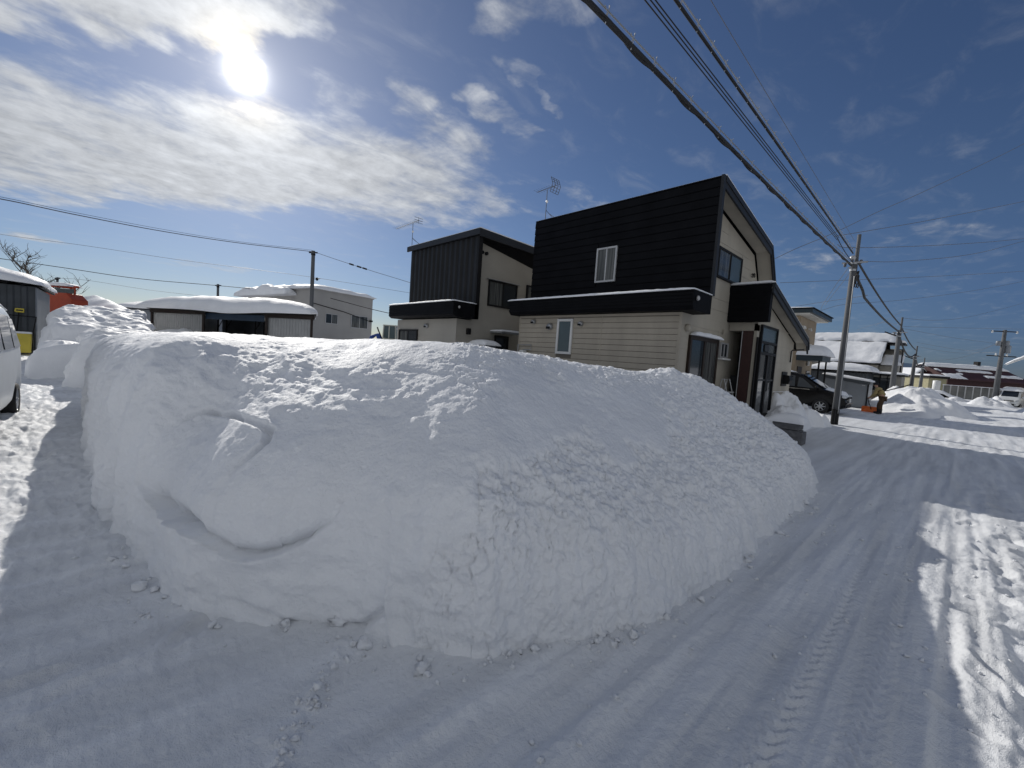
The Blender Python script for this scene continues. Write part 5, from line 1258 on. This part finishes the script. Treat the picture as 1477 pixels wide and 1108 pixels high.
# ------------------------------------------------------------------ poles and wires
def cat_pts(a, b, sag, n=40):
    a, b = np.array(a, float), np.array(b, float)
    return [tuple(a+(b-a)*t - np.array([0, 0, sag*4*t*(1-t)])) for t in np.linspace(0, 1, n+1)]
PX = -2.84
p2y, p2z = float(onx(1300, 457.5, PX)[1]), float(onx(1300, 457.5, PX)[2])
p3y, p3z = float(onx(1322, 499, PX)[1]), float(onx(1322, 499, PX)[2])
p4y, p4z = float(onx(1333, 516, PX)[1]), float(onx(1333, 516, PX)[2])
def street_pole(y, zt, zb, label, cap=.95, r=.115, near=False):
    t = thing('utility_pole', (PX, y, zb), label, 'utility pole', 'utility poles along the street')
    MB().tube([(PX, y, zb), (PX, y, zt-cap)], [r*1.25, r*.85], 20 if near else 10).build('shaft', CONC, t, True)
    MB().tube([(PX+.05, y+.12, zt-cap-.35), (PX+.05, y+.12, zt)], .055, 10).build('top_pipe', CONC, t, True)
    for dz in (-.05, -.28): MB().lathe([(r*.9, -.035), (r*1.05, -.035), (r*1.05, .035), (r*.9, .035)], (PX, y, zt-cap+dz), 'z', 14).build('band', STEEL, t)
    m = MB(); m.tube([(PX-.05, y-.35, zt-cap-.25), (PX, y+.45, zt-cap-.20)], .03, 6); m.tube([(PX-.32, y-.05, zt-cap-.02), (PX+.38, y+.05, zt-cap-.02)], .03, 6); m.build('bracket', STEEL, t)
    for (dx, dy, dz) in ((-.02, -.14, .06), (.18, .12, .02), (-.2, -.2, -.12)):
        m = MB(); m.lathe([(.001, .07), (.035, .06), (.05, .02), (.035, -.01), (.05, -.04), (.02, -.07)], (PX+dx, y+dy, zt-cap+dz), 'z', 10); m.build('insulator', WIREG, t, True)
    if near:
        for s, k0 in enumerate((.0, .12, .22)):
            m = MB(); m.tube([(PX+.1+.05*math.cos(a), y+.16+k0+.10*math.sin(a*1.0), zt-cap-.55+.26*math.cos(a+s)) for a in np.linspace(0, 5.8, 22)], .016, 6); m.build('cable_coil', WIRE, t)
        m = MB(); m.tube([(PX-.02, y-.02-.15, zb), (PX-.02, y-.17, .55)], .06, 8); m.lathe([(r*1.28, 0), (r*1.30, .5), (r*1.22, .52)], (PX, y, zb), 'z', 20); m.build('base_guard', DARK, t)
        m = MB(); m.blob((PX-.02, y-.12, zt-cap+.12), .09, .09, .08, 10, 8); m.build('spool', ALU, t, True)
        m = MB(); m.tube([(PX+.09, y-.11, .4), (PX+.075, y-.09, zt-cap-.5)], .012, 5); m.build('ground_wire', STEEL, t)
    else:
        m = MB(); m.tube([(PX-.7, y-.1, zt-cap+.0), (PX, y, zt-cap-.3)], .04, 6); m.build('side_arm', DARK, t)
    return t
street_pole(18.56, 6.6, 0, 'tall grey utility pole at the end of the near house, nearest to the camera', near=True, r=.088)
street_pole(p2y, p2z, -.3, 'second utility pole standing in the big snow pile', r=.13)
street_pole(p3y, p3z, -.5, 'third utility pole down the street beyond the snow pile', r=.14)
street_pole(p4y, p4z, -.7, 'farthest and smallest utility pole of the street row', r=.15)

def bundle(name, pts, r, label, hangers=True, step=.5, group='cable bundles along the street', twist=0):
    t = thing(name, pts[0], label, 'cable', group)
    MB().tube(pts, r, 7).build('cable_sheath', WIRE, t)
    if twist:
        a = np.array(pts); L_ = np.concatenate([[0], np.cumsum(np.linalg.norm(np.diff(a, axis=0), axis=1))]); q = np.linspace(0, L_[-1], int(L_[-1]*10))
        b = np.stack([np.interp(q, L_, a[:, k]) for k in range(3)], -1); b[:, 0] += r*.8*np.cos(q*5); b[:, 2] += r*.8*np.sin(q*5)-r*.3
        MB().tube(b, r*.55, 5).build('twisted_core', WIRE, t)
    if hangers:
        a = np.array(pts); top = a+np.array([0, 0, .10]); MB().tube(top, .009, 5).build('messenger_wire', STEEL, t)
        L_ = np.concatenate([[0], np.cumsum(np.linalg.norm(np.diff(a, axis=0), axis=1))])
        for q in np.arange(.2, L_[-1], step):
            m = MB()
            c = [np.interp(q, L_, a[:, k]) for k in range(3)]
            m.tube([(c[0]+.01, c[1]-.03, c[2]+.115), (c[0]+r+.008, c[1]-.01, c[2]+.03), (c[0], c[1]+.01, c[2]-r-.008), (c[0]-r-.008, c[1]+.03, c[2]+.03), (c[0], c[1]+.06, c[2]+.14), (c[0]+.03, c[1]+.02, c[2]+.13)], .0055, 4)
            m.build('hanger_ring', STEEL, t)
    return t
P1L = (PX-.03, 18.45, 5.52); P1H = (PX-.03, 18.42, 5.92)
bundle('cable_bundle', cat_pts((PX, -14, 5.45), P1L, .32), .030, 'thickest black cable bundle running overhead from the top edge to the near pole', twist=1)
bundle('cable_bundle', cat_pts((PX, -14, 6.28), P1H, -.12), .022, 'thinner black cable with hanger rings running overhead right of the thick bundle', twist=0)
j2l = onx(1296, 478, PX); j2h = onx(1299, 469, PX); j3l = onx(1320, 511, PX); j3h = onx(1321, 505, PX); j4 = onx(1332, 524, PX)
bundle('cable_bundle', [(PX, 18.7, 5.45), (PX+.05, 19.3, 5.2), (PX+.06, 20.6, 5.0)]+cat_pts((PX, 21.7, 4.87), j2l, .10, 20), .045, 'drooping thick cable from the near pole to the second pole', hangers=False)
bundle('cable_bundle', cat_pts((PX+.05, 18.8, 5.75), j2h, .15), .035, 'taut upper cable from the near pole to the second pole', hangers=False)
bundle('cable_bundle', cat_pts(j2l, j3l, .75), .05, 'sagging lower cable between the second and third poles', hangers=False)
bundle('cable_bundle', cat_pts(j2h, j3h, .2), .04, 'upper cable between the second and third poles', hangers=False)
bundle('cable_bundle', cat_pts(j3l, j4, .8), .06, 'cable between the third and farthest poles', hangers=False)
def wire(pix, label, r=.010, group='thin overhead wires', m=WIREG):
    """a wire through points seen at (u, v) and w metres off"""
    p = catmull(np.array([at(*q) for q in pix]), 10)
    o = MB().tube(p, r, 5).build('overhead_wire', m); return tag(o, label, 'wire', group)
for k, (du, lab) in enumerate(((0, 'leftmost of three thin parallel wires overhead between the two black cables'), (8, 'middle of three thin parallel wires overhead between the two black cables'), (15, 'rightmost of three thin parallel wires overhead between the two black cables'))):
    a = onx(930+du, 0, PX+.02*k); b = (PX+.02*k, 15.6, 5.70+.03*k)
    d = (np.array(b)-a)/(b[1]-a[1]); o = MB().tube(cat_pts(a-d*16, b, .0), .008, 5).build('overhead_wire', WIRE); tag(o, lab, 'wire', 'thin overhead wires')
a = onx(1025, 0, PX); b = np.array([PX, 16.0, 6.37]); d = (b-a)/(b[1]-a[1]); o = MB().tube(cat_pts(a-d*16, b+d*2.2, .0), .005, 5).build('overhead_wire', WIREG); tag(o, 'single hair thin wire overhead right of the ringed cable', 'wire', 'thin overhead wires')
o = MB().tube(cat_pts((PX+.03, 15.4, 5.72), (PX, 18.45, 5.62), .06), .012, 5).build('overhead_wire', WIRE); tag(o, 'short wire from the three thin wires down to the near pole', 'wire', 'thin overhead wires')
wire([(1110, 377, 14.5), (1150, 358, 14.6), (1203, 336, 14.8), (1270, 304, 15.5), (1340, 273, 16.5), (1480, 206, 19), (1640, 120, 23)], 'wire rising steeply to the top right from the gable of the near house')
wire([(1204, 341, 14.0), (1270, 330, 15), (1350, 316, 16.5), (1480, 290, 20), (1650, 254, 25)], 'second rising wire, starting just left of the near pole')
wire([(1208, 353, 14.3), (1222, 357, 14.6), (1300, 356, 15.5), (1400, 351, 17.5), (1480, 344, 20), (1650, 326, 25)], 'nearly level wire crossing just below the top of the near pole')
wire([(1246, 377, 15.2), (1300, 377, 16), (1400, 367, 18), (1480, 347, 21), (1650, 300, 26)], 'wire from the right of the near pole, curving up to the right edge')
wire([(1125, 408, 19), (1200, 405, 19.5), (1300, 401, 21), (1400, 396, 23.5), (1480, 391, 26), (1650, 378, 30)], 'long level wire passing behind the near pole to the right edge')
wire([(1148, 442, 25), (1185, 436, 24), (1246, 427, 22), (1248, 426, 22)], 'wire from the tan house roof to the loop on the near pole')
wire([(1184, 448, 25), (1220, 439, 25), (1300, 433, 26), (1400, 420, 28), (1480, 405, 30), (1650, 368, 34)], 'low wire from the tan house roof climbing gently to the right edge')
wire([(1184, 448, 25), (1186, 441, 24), (1205, 412, 20), (1224, 386, 15.5)], 'steep wire from the tan house roof up to the near pole')
wire([(1190, 440, 25), (1215, 408, 20), (1228, 390, 15.5)], 'second steep wire from the tan house roof up to the near pole')
wire([(1303, 459, 29), (1340, 462, 30), (1380, 460, 32), (1420, 452, 35), (1480, 436, 40), (1600, 400, 48)], 'wire from the second pole sagging then rising to the right edge')
wire([(1303, 471, 29), (1380, 473, 33), (1480, 475, 40), (1600, 478, 48)], 'straight faint wire from the second pole to the right edge')
wire([(1303, 474, 29), (1340, 481, 32), (1380, 488, 36), (1447, 497, 40)], 'faint wire dropping from the second pole to the transformer pole')
wire([(1322, 494, 42), (1380, 504, 44), (1410, 505, 42), (1440, 495, 40.3)], 'sagging wire from the third pole to the transformer pole')
wire([(1322, 500, 42), (1380, 509, 44), (1438, 508, 40.3)], 'lower wire from the third pole to the transformer pole')
wire([(1298, 512, 40), (1340, 520, 44), (1390, 515, 44), (1438, 496, 40.3)], 'long wire sweeping across the far roofs to the transformer pole')
wire([(1262, 470, 44), (1279, 461, 34), (1300, 450, 29.5)], 'thin wire from the snowy roof house up to the second pole')
wire([(1236, 476, 45), (1270, 466, 36), (1297, 469, 29.5)], 'faint wire above the snowy roof to the second pole')
wire([(1448, 515, 40), (1465, 516, 39), (1520, 508, 38)], 'short wire from the transformer pole to the right edge')

b = onz(1433.5, 586, -.1); tpw = float((b-CAM) @ FW); tz = float(at(1447, 477, tpw)[2])
t = thing('utility_pole', (b[0], b[1], -.1), 'stout pole with crossarms and transformer near the right edge', 'utility pole')
X, Yp = float(b[0]), float(b[1]); Hh = tz+.1
MB().tube([(X, Yp, -.2), (X, Yp, tz)], [.24, .14], 14).build('shaft', CONC, t, True)
cx_ = np.array([math.cos(R(35)), math.sin(R(35))])
def arm(z, l, r=.05): return MB().tube([(X-cx_[0]*l, Yp-cx_[1]*l, z), (X+cx_[0]*l, Yp+cx_[1]*l, z)], r, 6)
arm(tz-.15, 1.1).build('crossarm', DARK, t); arm(tz-2.55, 1.2).build('crossarm', DARK, t)
for s in (-1, -.45, .45, 1):
    m = MB(); m.lathe([(.001, .16), (.05, .14), (.08, .05), (.05, 0), (.08, -.05), (.03, -.1)], (X+cx_[0]*s, Yp+cx_[1]*s, tz-.22 if abs(s) == 1 else tz-2.45), 'z', 8); m.build('insulator', WHITEF, t, True)
for (dx, z, r_, h_) in ((.42, tz-2.25, .24, .7), (-.38, tz-1.55, .18, .4), (.30, tz-1.55, .2, .45)):
    m = MB(); m.lathe([(.001, 0), (r_, 0), (r_, h_), (r_*.8, h_+.06), (.001, h_+.08)], (X+cx_[0]*dx, Yp+cx_[1]*dx, z), 'z', 14); m.build('transformer', GREYSH, t, True)
m = MB(); m.box(X-.34, X-.05, Yp-.3, Yp, -.1, .55); m.build('base_guard', DARK, t)

# poles and wires on the left
def plain_pole(u, vt, vb, w, label, r=.12):
    a = at(u, vt, w); t = thing('utility_pole', (a[0], a[1], 0), label, 'utility pole')
    MB().tube([(a[0], a[1], -.2), (a[0], a[1], a[2])], [r*1.25, r], 14).build('shaft', CONC, t, True)
    m = MB(); m.lathe([(r*1.02, -.05), (r*1.25, -.05), (r*1.25, .05), (r*1.02, .05)], (a[0], a[1], a[2]-.25), 'z', 12); m.tube([(a[0]-.25, a[1]-.2, a[2]-.12), (a[0]+.25, a[1]+.2, a[2]-.12)], .05, 6); m.build('bracket', DARK, t)
    m = MB(); m.blob((a[0]+.2, a[1]+.25, a[2]-1.95), .10, .1, .12, 8, 6); m.tube([(a[0]+.1, a[1]+.1, a[2]-1.95), (a[0]+.35, a[1]+.4, a[2]-1.9)], .03, 5); m.build('insulator', DARK, t)
    return t
plain_pole(452, 362, 487, 30, 'grey pole between the garage row and the grey stucco block')
plain_pole(314.5, 410, 430, 40, 'short pole top sticking up behind the garage row', .10)
plain_pole(83, 400, 425, 46, 'thin pole top among the bare tree twigs', .09)
wire([(-160, 262, 13), (0, 287, 17), (110, 310, 20), (230, 333, 24), (340, 350, 27), (450, 363, 30)], 'twin wire crossing the left sky down to the grey pole', .022)
wire([(-160, 257, 13), (0, 284, 17), (110, 307, 20), (230, 330, 24), (340, 348, 27), (450, 361, 30)], 'upper strand of the twin wire in the left sky', .010)
wire([(452, 363, 30), (490, 376, 30), (540, 392, 30), (592, 408, 30), (640, 424, 30)], 'wire from the grey pole dropping behind the ribbed black house', .016)
for k, (u, v) in enumerate(((507, 381.5), (518, 385), (526, 387.5))):
    q0, q1 = at(u-3, v-1, 30), at(u+3, v+1, 30); o = MB().tube([q0, q1], .06, 6).build('wire_sleeve', WIRE); tag(o, ('left sleeve', 'middle sleeve', 'right sleeve')[k]+' clamped on the wire right of the grey pole', 'cable sleeve', 'sleeves on the wire')
wire([(-120, 356, 30), (0, 373, 33), (90, 386, 35), (200, 402, 38), (314, 412, 40), (400, 420, 40), (450, 424, 38), (540, 447, 36), (600, 460, 36)], 'low dark wire crossing above the garage row', .028, m=WIRE)
wire([(-120, 318, 40), (0, 338, 40), (120, 354, 40), (260, 375, 42), (400, 393, 44), (470, 403, 45), (600, 424, 46)], 'faint wire between the twin wire and the low dark wire', .016)
wire([(84, 401, 46), (130, 405, 48), (220, 419, 52), (300, 428, 56)], 'hair thin wire sloping right from the thin pole top', .016)

# ------------------------------------------------------------------ person clearing snow
def skin_mesh(chains, name, mtl, parent, sub=2):
    me = bpy.data.meshes.new(name+'_src'); vs = []; es = []; rs = []
    for ch in chains:
        pts = ch[1]; prev = ch[0]
        for (x, y, z, r) in pts:
            vs.append((x, y, z)); rs.append(r); i = len(vs)-1
            if prev is not None: es.append((prev, i))
            prev = i
    me.from_pydata(vs, es, []); o = bpy.data.objects.new(name+'_src', me); COL.objects.link(o)
    sk = o.modifiers.new('skin', 'SKIN'); o.modifiers.new('sub', 'SUBSURF').levels = sub
    if not me.skin_vertices: me.attributes  # created with the modifier below
    if len(me.skin_vertices) == 0:
        bm_ = __import__('bmesh').new(); bm_.from_mesh(me); lay = bm_.verts.layers.skin.verify(); bm_.to_mesh(me); bm_.free()
    for i, r in enumerate(rs): me.skin_vertices[0].data[i].radius = (r, r)
    me.skin_vertices[0].data[0].use_root = True
    dg = bpy.context.evaluated_depsgraph_get(); dg.update()
    nm = bpy.data.meshes.new_from_object(o.evaluated_get(dg)); nm.name = name
    bpy.data.objects.remove(o); nm.materials.clear(); nm.materials.append(mtl)
    nm.polygons.foreach_set('use_smooth', [True]*len(nm.polygons))
    ob = bpy.data.objects.new(name, nm); COL.objects.link(ob); ob.parent = parent
    return ob
pb = onz(1264, 597, 0.0)
t = thing('person', (pb[0], pb[1], 0), 'person in an olive tan jacket and dark hat bending over an orange snow pusher', 'person', rz=R(-6), world=False)
# facing -x, bent at the hips; vertex 0 is the pelvis
def legs(r): return [(0, [(.17, .11, .80, .10*r), (.02, .13, .46, .075*r), (.04, .14, .09, .052*r), (-.13, .15, .05, .045*r)]), (0, [(.17, -.11, .80, .10*r), (.13, -.12, .45, .075*r), (.16, -.13, .09, .052*r), (-.01, -.14, .05, .045*r)])]
body = [(None, [(.19, 0, .86, .13), (.10, 0, 1.00, .125), (.0, 0, 1.14, .14), (-.07, 0, 1.24, .12), (-.12, 0, 1.31, .055), (-.15, 0, 1.40, .088), (-.17, 0, 1.47, .075)])]
body += legs(1.0)
arms = []
for s in (1, -1):
    arms.append((3, [(-.05, s*.19, 1.21, .062), (-.10, s*.27, .97, .05), (-.28, s*.17+.0, .80, .036), (-.34, s*.13, .76, .036), (-.39, s*.12, .73, .034)]))
body += arms
nb_ = sum(len(c[1]) for c in body)
bo = skin_mesh(body, 'body', SKIN, t)
m = MB()
for s in (1, -1):
    for k in range(4):
        y0 = s*(.10+.020*k); m.tube([(-.39, y0, .735), (-.43, y0, .725-.003*k), (-.445+.004*k, y0, .69), (-.42, y0, .665)], [.011, .011, .010, .008], 6)
    m.tube([(-.37, s*.085, .725), (-.40, s*.075, .69), (-.42, s*.085, .67)], [.013, .012, .009], 6)
m.build('glove_fingers', HAT, t, True)
skin_mesh([(None, [(.19, 0, .87, .155), (.10, 0, 1.01, .155), (.0, 0, 1.15, .17), (-.07, 0, 1.25, .13), (-.10, 0, 1.29, .085)])] +
          [(3, [(-.05, s*.20, 1.21, .085), (-.10, s*.28, .97, .07), (-.26, s*.18, .81, .055)]) for s in (1, -1)], 'jacket', JACKET, t)
skin_mesh([(None, [(.19, 0, .86, .145)])] + [(0, [(.17, .11, .78, .12), (.02, .13, .46, .092), (.04, .14, .16, .075)]), (0, [(.17, -.11, .78, .12), (.13, -.12, .45, .092), (.16, -.13, .16, .075)])], 'trousers', TROUS, t)
m = MB()
for (x, y) in ((.04, .14), (.16, -.13)):
    m.tube([(x, y, .26), (x, y, .08)], [.075, .07], 10); m.blob((x-.07, y, .06), .14, .062, .06, 12, 8)
m.build('boots', BOOT, t, True)
m = MB(); m.blob((-.155, 0, 1.475), .115, .105, .085, 14, 10); m.lathe([(.108, -.03), (.114, 0), (.108, .03)], (-.155, 0, 1.455), 'z', 16); m.build('hat', HAT, t, True)
m = MB(); m.blob((-.245, 0, 1.395), .02, .014, .022, 8, 6)
for s in (1, -1): m.blob((-.15, s*.085, 1.40), .02, .012, .03, 8, 6)
m.build('nose_and_ears', SKIN, bo, True)
m = MB()
for s in (1, -1): m.blob((-.228, s*.03, 1.42), .009, .012, .008, 6, 5)
m.box(-.236, -.224, -.022, .022, 1.352, 1.358); m.build('eyes_and_mouth', HAT, bo)
q = onz(1255, 595, 0.0)
t = thing('snow_pusher', (q[0], q[1], 0), 'wide orange snow pusher blade held by the bending person', 'snow pusher', rz=R(-12), world=False)
m = MB(); prf = [(-.06, .02), (-.02, .005), (.05, .06), (.08, .17), (.07, .30), (.05, .30), (.055, .18), (.03, .08)]
m.prism(prf, 'x', -.36, .36); m.build('blade', ORANGE, t, bevel=.006)
m = MB(); m.box(-.36, -.33, -.06, .07, .02, .27); m.box(.33, .36, -.06, .07, .02, .27); m.build('side_rib', ORANGE, t)
pp = t.location; hnd = Vector((pb[0]-.40, pb[1]+.02, .71))-pp
c_, s_ = math.cos(R(12)), math.sin(R(12)); hl = (hnd.x*c_-hnd.y*s_, hnd.x*s_+hnd.y*c_, hnd.z)
m = MB(); m.tube([(.0, .07, .16), hl], .017, 8); m.tube([(hl[0]-.0, hl[1]-.16, hl[2]+.0), (hl[0], hl[1]+.16, hl[2])], .017, 8); m.build('handle', DARK, t)

# ------------------------------------------------------------------ daylight
sund = ray(354, 104); sund = sund/np.linalg.norm(sund)
EL = math.asin(sund[2]); AZ = math.atan2(sund[0], sund[1])
sl = bpy.data.lights.new('sun', 'SUN'); sl.energy = SUN_E; sl.angle = R(.6); sl.color = (1.0, .955, .88)
so = bpy.data.objects.new('sun', sl); COL.objects.link(so)
so.rotation_euler = Vector(sund).to_track_quat('Z', 'Y').to_euler(); so.location = (0, 0, 30)
wd = bpy.data.worlds.new('World'); sc.world = wd; wd.use_nodes = True
nt = wd.node_tree; bg = nt.nodes['Background']
def nd(t, **k):
    n = nt.nodes.new(t)
    for a, v in k.items(): setattr(n, a, v)
    return n
def inp(n, i, v):
    if hasattr(v, 'is_output') or isinstance(v, bpy.types.NodeSocket): nt.links.new(v, n.inputs[i])
    else: n.inputs[i].default_value = v
def ma(op, a, b=None, c=None, clamp=False):
    n = nd('ShaderNodeMath', operation=op, use_clamp=clamp); inp(n, 0, a)
    if b is not None: inp(n, 1, b)
    if c is not None: inp(n, 2, c)
    return n.outputs[0]
def vm(op, a, b):
    n = nd('ShaderNodeVectorMath', operation=op); inp(n, 0, a); inp(n, 1, b)
    return n.outputs['Value'] if op in ('DOT_PRODUCT', 'LENGTH') else n.outputs['Vector']
def mr(x, a, b, c=0.0, d=1.0, smooth=True):
    n = nd('ShaderNodeMapRange', interpolation_type='SMOOTHSTEP' if smooth else 'LINEAR'); inp(n, 0, x)
    for i, v in enumerate((a, b, c, d)): n.inputs[i+1].default_value = v
    return n.outputs[0]
sky = nd('ShaderNodeTexSky', sky_type='NISHITA', sun_disc=False, sun_elevation=EL, sun_rotation=AZ, altitude=50, air_density=SKY_AIR, dust_density=SKY_DUST, ozone_density=SKY_OZ)
tc = nd('ShaderNodeTexCoord'); dirn = tc.outputs['Generated']
sp = nd('ShaderNodeSeparateXYZ'); nt.links.new(dirn, sp.inputs[0])
zc = ma('ADD', ma('MAXIMUM', sp.outputs[2], 0.0), .06)
cmb = nd('ShaderNodeCombineXYZ'); inp(cmb, 0, ma('DIVIDE', sp.outputs[0], zc)); inp(cmb, 1, ma('DIVIDE', sp.outputs[1], zc))
pl = cmb.outputs[0]
def cp(u, v):
    d = ray(u, v); d = d/np.linalg.norm(d); z = max(d[2], 0)+.06; return np.array([d[0]/z, d[1]/z])
noiseA = nd('ShaderNodeTexNoise'); inp(noiseA, 'Vector', pl); noiseA.inputs['Scale'].default_value = 1.5; noiseA.inputs['Detail'].default_value = 9; noiseA.inputs['Roughness'].default_value = .62; noiseA.inputs['Distortion'].default_value = .35
mpn = nd('ShaderNodeMapping'); inp(mpn, 'Vector', pl); mpn.inputs['Rotation'].default_value = (0, 0, R(25)); mpn.inputs['Scale'].default_value = (2.1, 1.25, 1)
noiseB = nd('ShaderNodeTexNoise'); inp(noiseB, 'Vector', mpn.outputs[0]); noiseB.inputs['Scale'].default_value = 3.4; noiseB.inputs['Detail'].default_value = 7; noiseB.inputs['Roughness'].default_value = .6; noiseB.inputs['Distortion'].default_value = .5
noiseC = nd('ShaderNodeTexNoise'); inp(noiseC, 'Vector', pl); noiseC.inputs['Scale'].default_value = 7.0; noiseC.inputs['Detail'].default_value = 6; noiseC.inputs['Roughness'].default_value = .65
wr = nd('ShaderNodeTexNoise'); inp(wr, 'Vector', pl); wr.inputs['Scale'].default_value = 2.6; wr.inputs['Detail'].default_value = 5
plw = vm('ADD', pl, vm('MULTIPLY', vm('SUBTRACT', wr.outputs['Color'], (.5, .5, .5)), (.75, .75, 0)))
cov = None
def ellipse(c, a, b, wgt, soft=(1.25, .35)):
    global cov
    C0, A, B = cp(*c), cp(*a), cp(*b)
    Mi = np.linalg.inv(np.stack([A-C0, B-C0], -1)); off = -Mi @ C0
    q = nd('ShaderNodeCombineXYZ')
    for i in (0, 1): inp(q, i, ma('ADD', vm('DOT_PRODUCT', plw, (Mi[i, 0], Mi[i, 1], 0)), float(off[i])))
    v = ma('MULTIPLY', mr(vm('LENGTH', q.outputs[0], (0, 0, 0)), soft[0], soft[1]), wgt)
    cov = v if cov is None else ma('MAXIMUM', cov, v)
for e_ in CLOUDS: ellipse(*e_)
nz = ma('ADD', ma('MULTIPLY', ma('SUBTRACT', noiseA.outputs['Fac'], .5), 1.0), ma('ADD', ma('MULTIPLY', ma('SUBTRACT', noiseB.outputs['Fac'], .5), .75), ma('MULTIPLY', ma('SUBTRACT', noiseC.outputs['Fac'], .5), .35)))
# unseen cloud added over the sky behind the camera, to fill the shade
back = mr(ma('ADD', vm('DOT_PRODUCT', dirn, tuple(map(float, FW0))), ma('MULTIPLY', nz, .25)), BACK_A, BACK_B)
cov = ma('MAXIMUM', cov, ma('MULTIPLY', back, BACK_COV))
dens = mr(ma('ADD', cov, nz), .33, 1.0)
veil = mr(noiseB.outputs['Fac'], .48, .80, 0, .14)
dens = ma('MAXIMUM', dens, veil)
dens = ma('MULTIPLY', dens, mr(sp.outputs[2], .0, .06))
cosd = vm('DOT_PRODUCT', dirn, tuple(map(float, sund)))
angd = ma('ARCCOSINE', ma('MINIMUM', cosd, .999999))
g1 = ma('EXPONENT', ma('MULTIPLY', angd, -1/.045)); g2 = ma('EXPONENT', ma('MULTIPLY', angd, -1/.24)); g0 = ma('EXPONENT', ma('MULTIPLY', angd, -1/.0095))
tex = ma('ADD', .86, ma('ADD', ma('MULTIPLY', ma('SUBTRACT', noiseB.outputs['Fac'], .5), .75), ma('MULTIPLY', ma('SUBTRACT', noiseC.outputs['Fac'], .5), .75)))
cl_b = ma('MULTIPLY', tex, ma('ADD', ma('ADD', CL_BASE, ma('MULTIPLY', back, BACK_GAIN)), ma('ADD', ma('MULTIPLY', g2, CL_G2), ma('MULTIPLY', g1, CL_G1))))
warm = nd('ShaderNodeMix', data_type='RGBA'); inp(warm, 'Factor', mr(g1, .04, .5)); warm.inputs['A'].default_value = (.93, .97, 1.03, 1); warm.inputs['B'].default_value = (1.10, .97, .74, 1)
clc = vm('MULTIPLY', warm.outputs['Result'], (1, 1, 1)); sc2 = nd('ShaderNodeVectorMath', operation='SCALE'); inp(sc2, 0, clc); nt.links.new(cl_b, sc2.inputs['Scale'])
skyv = nd('ShaderNodeVectorMath', operation='MULTIPLY'); inp(skyv, 0, sky.outputs['Color']); skyv.inputs[1].default_value = SKY_TINT
# clearer, darker air low in the sky away from the sun
low = ma('MULTIPLY', mr(sp.outputs[2], .34, .0), mr(cosd, .62, .05))
skyl = nd('ShaderNodeMix', data_type='RGBA', blend_type='MULTIPLY'); inp(skyl, 'Factor', low); nt.links.new(skyv.outputs[0], skyl.inputs['A']); skyl.inputs['B'].default_value = (.50, .58, .80, 1)
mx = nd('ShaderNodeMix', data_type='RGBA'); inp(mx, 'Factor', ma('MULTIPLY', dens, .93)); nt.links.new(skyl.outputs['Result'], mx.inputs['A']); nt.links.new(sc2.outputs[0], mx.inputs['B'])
sun_add = nd('ShaderNodeVectorMath', operation='SCALE'); sun_add.inputs[0].default_value = (1.0, .97, .90); inp(sun_add, 'Scale', ma('ADD', ma('MULTIPLY', g0, SUN_CORE), ma('ADD', ma('MULTIPLY', g1, SUN_G1), ma('MULTIPLY', g2, SUN_G2))))
fin = nd('ShaderNodeVectorMath', operation='ADD'); nt.links.new(mx.outputs['Result'], fin.inputs[0]); nt.links.new(sun_add.outputs[0], fin.inputs[1])
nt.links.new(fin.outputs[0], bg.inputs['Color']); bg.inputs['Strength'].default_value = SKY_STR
sc.view_settings.view_transform = 'Standard'; sc.view_settings.look = 'None'; sc.view_settings.exposure = EXPO; sc.view_settings.gamma = 1.0
sc.render.engine = 'CYCLES'
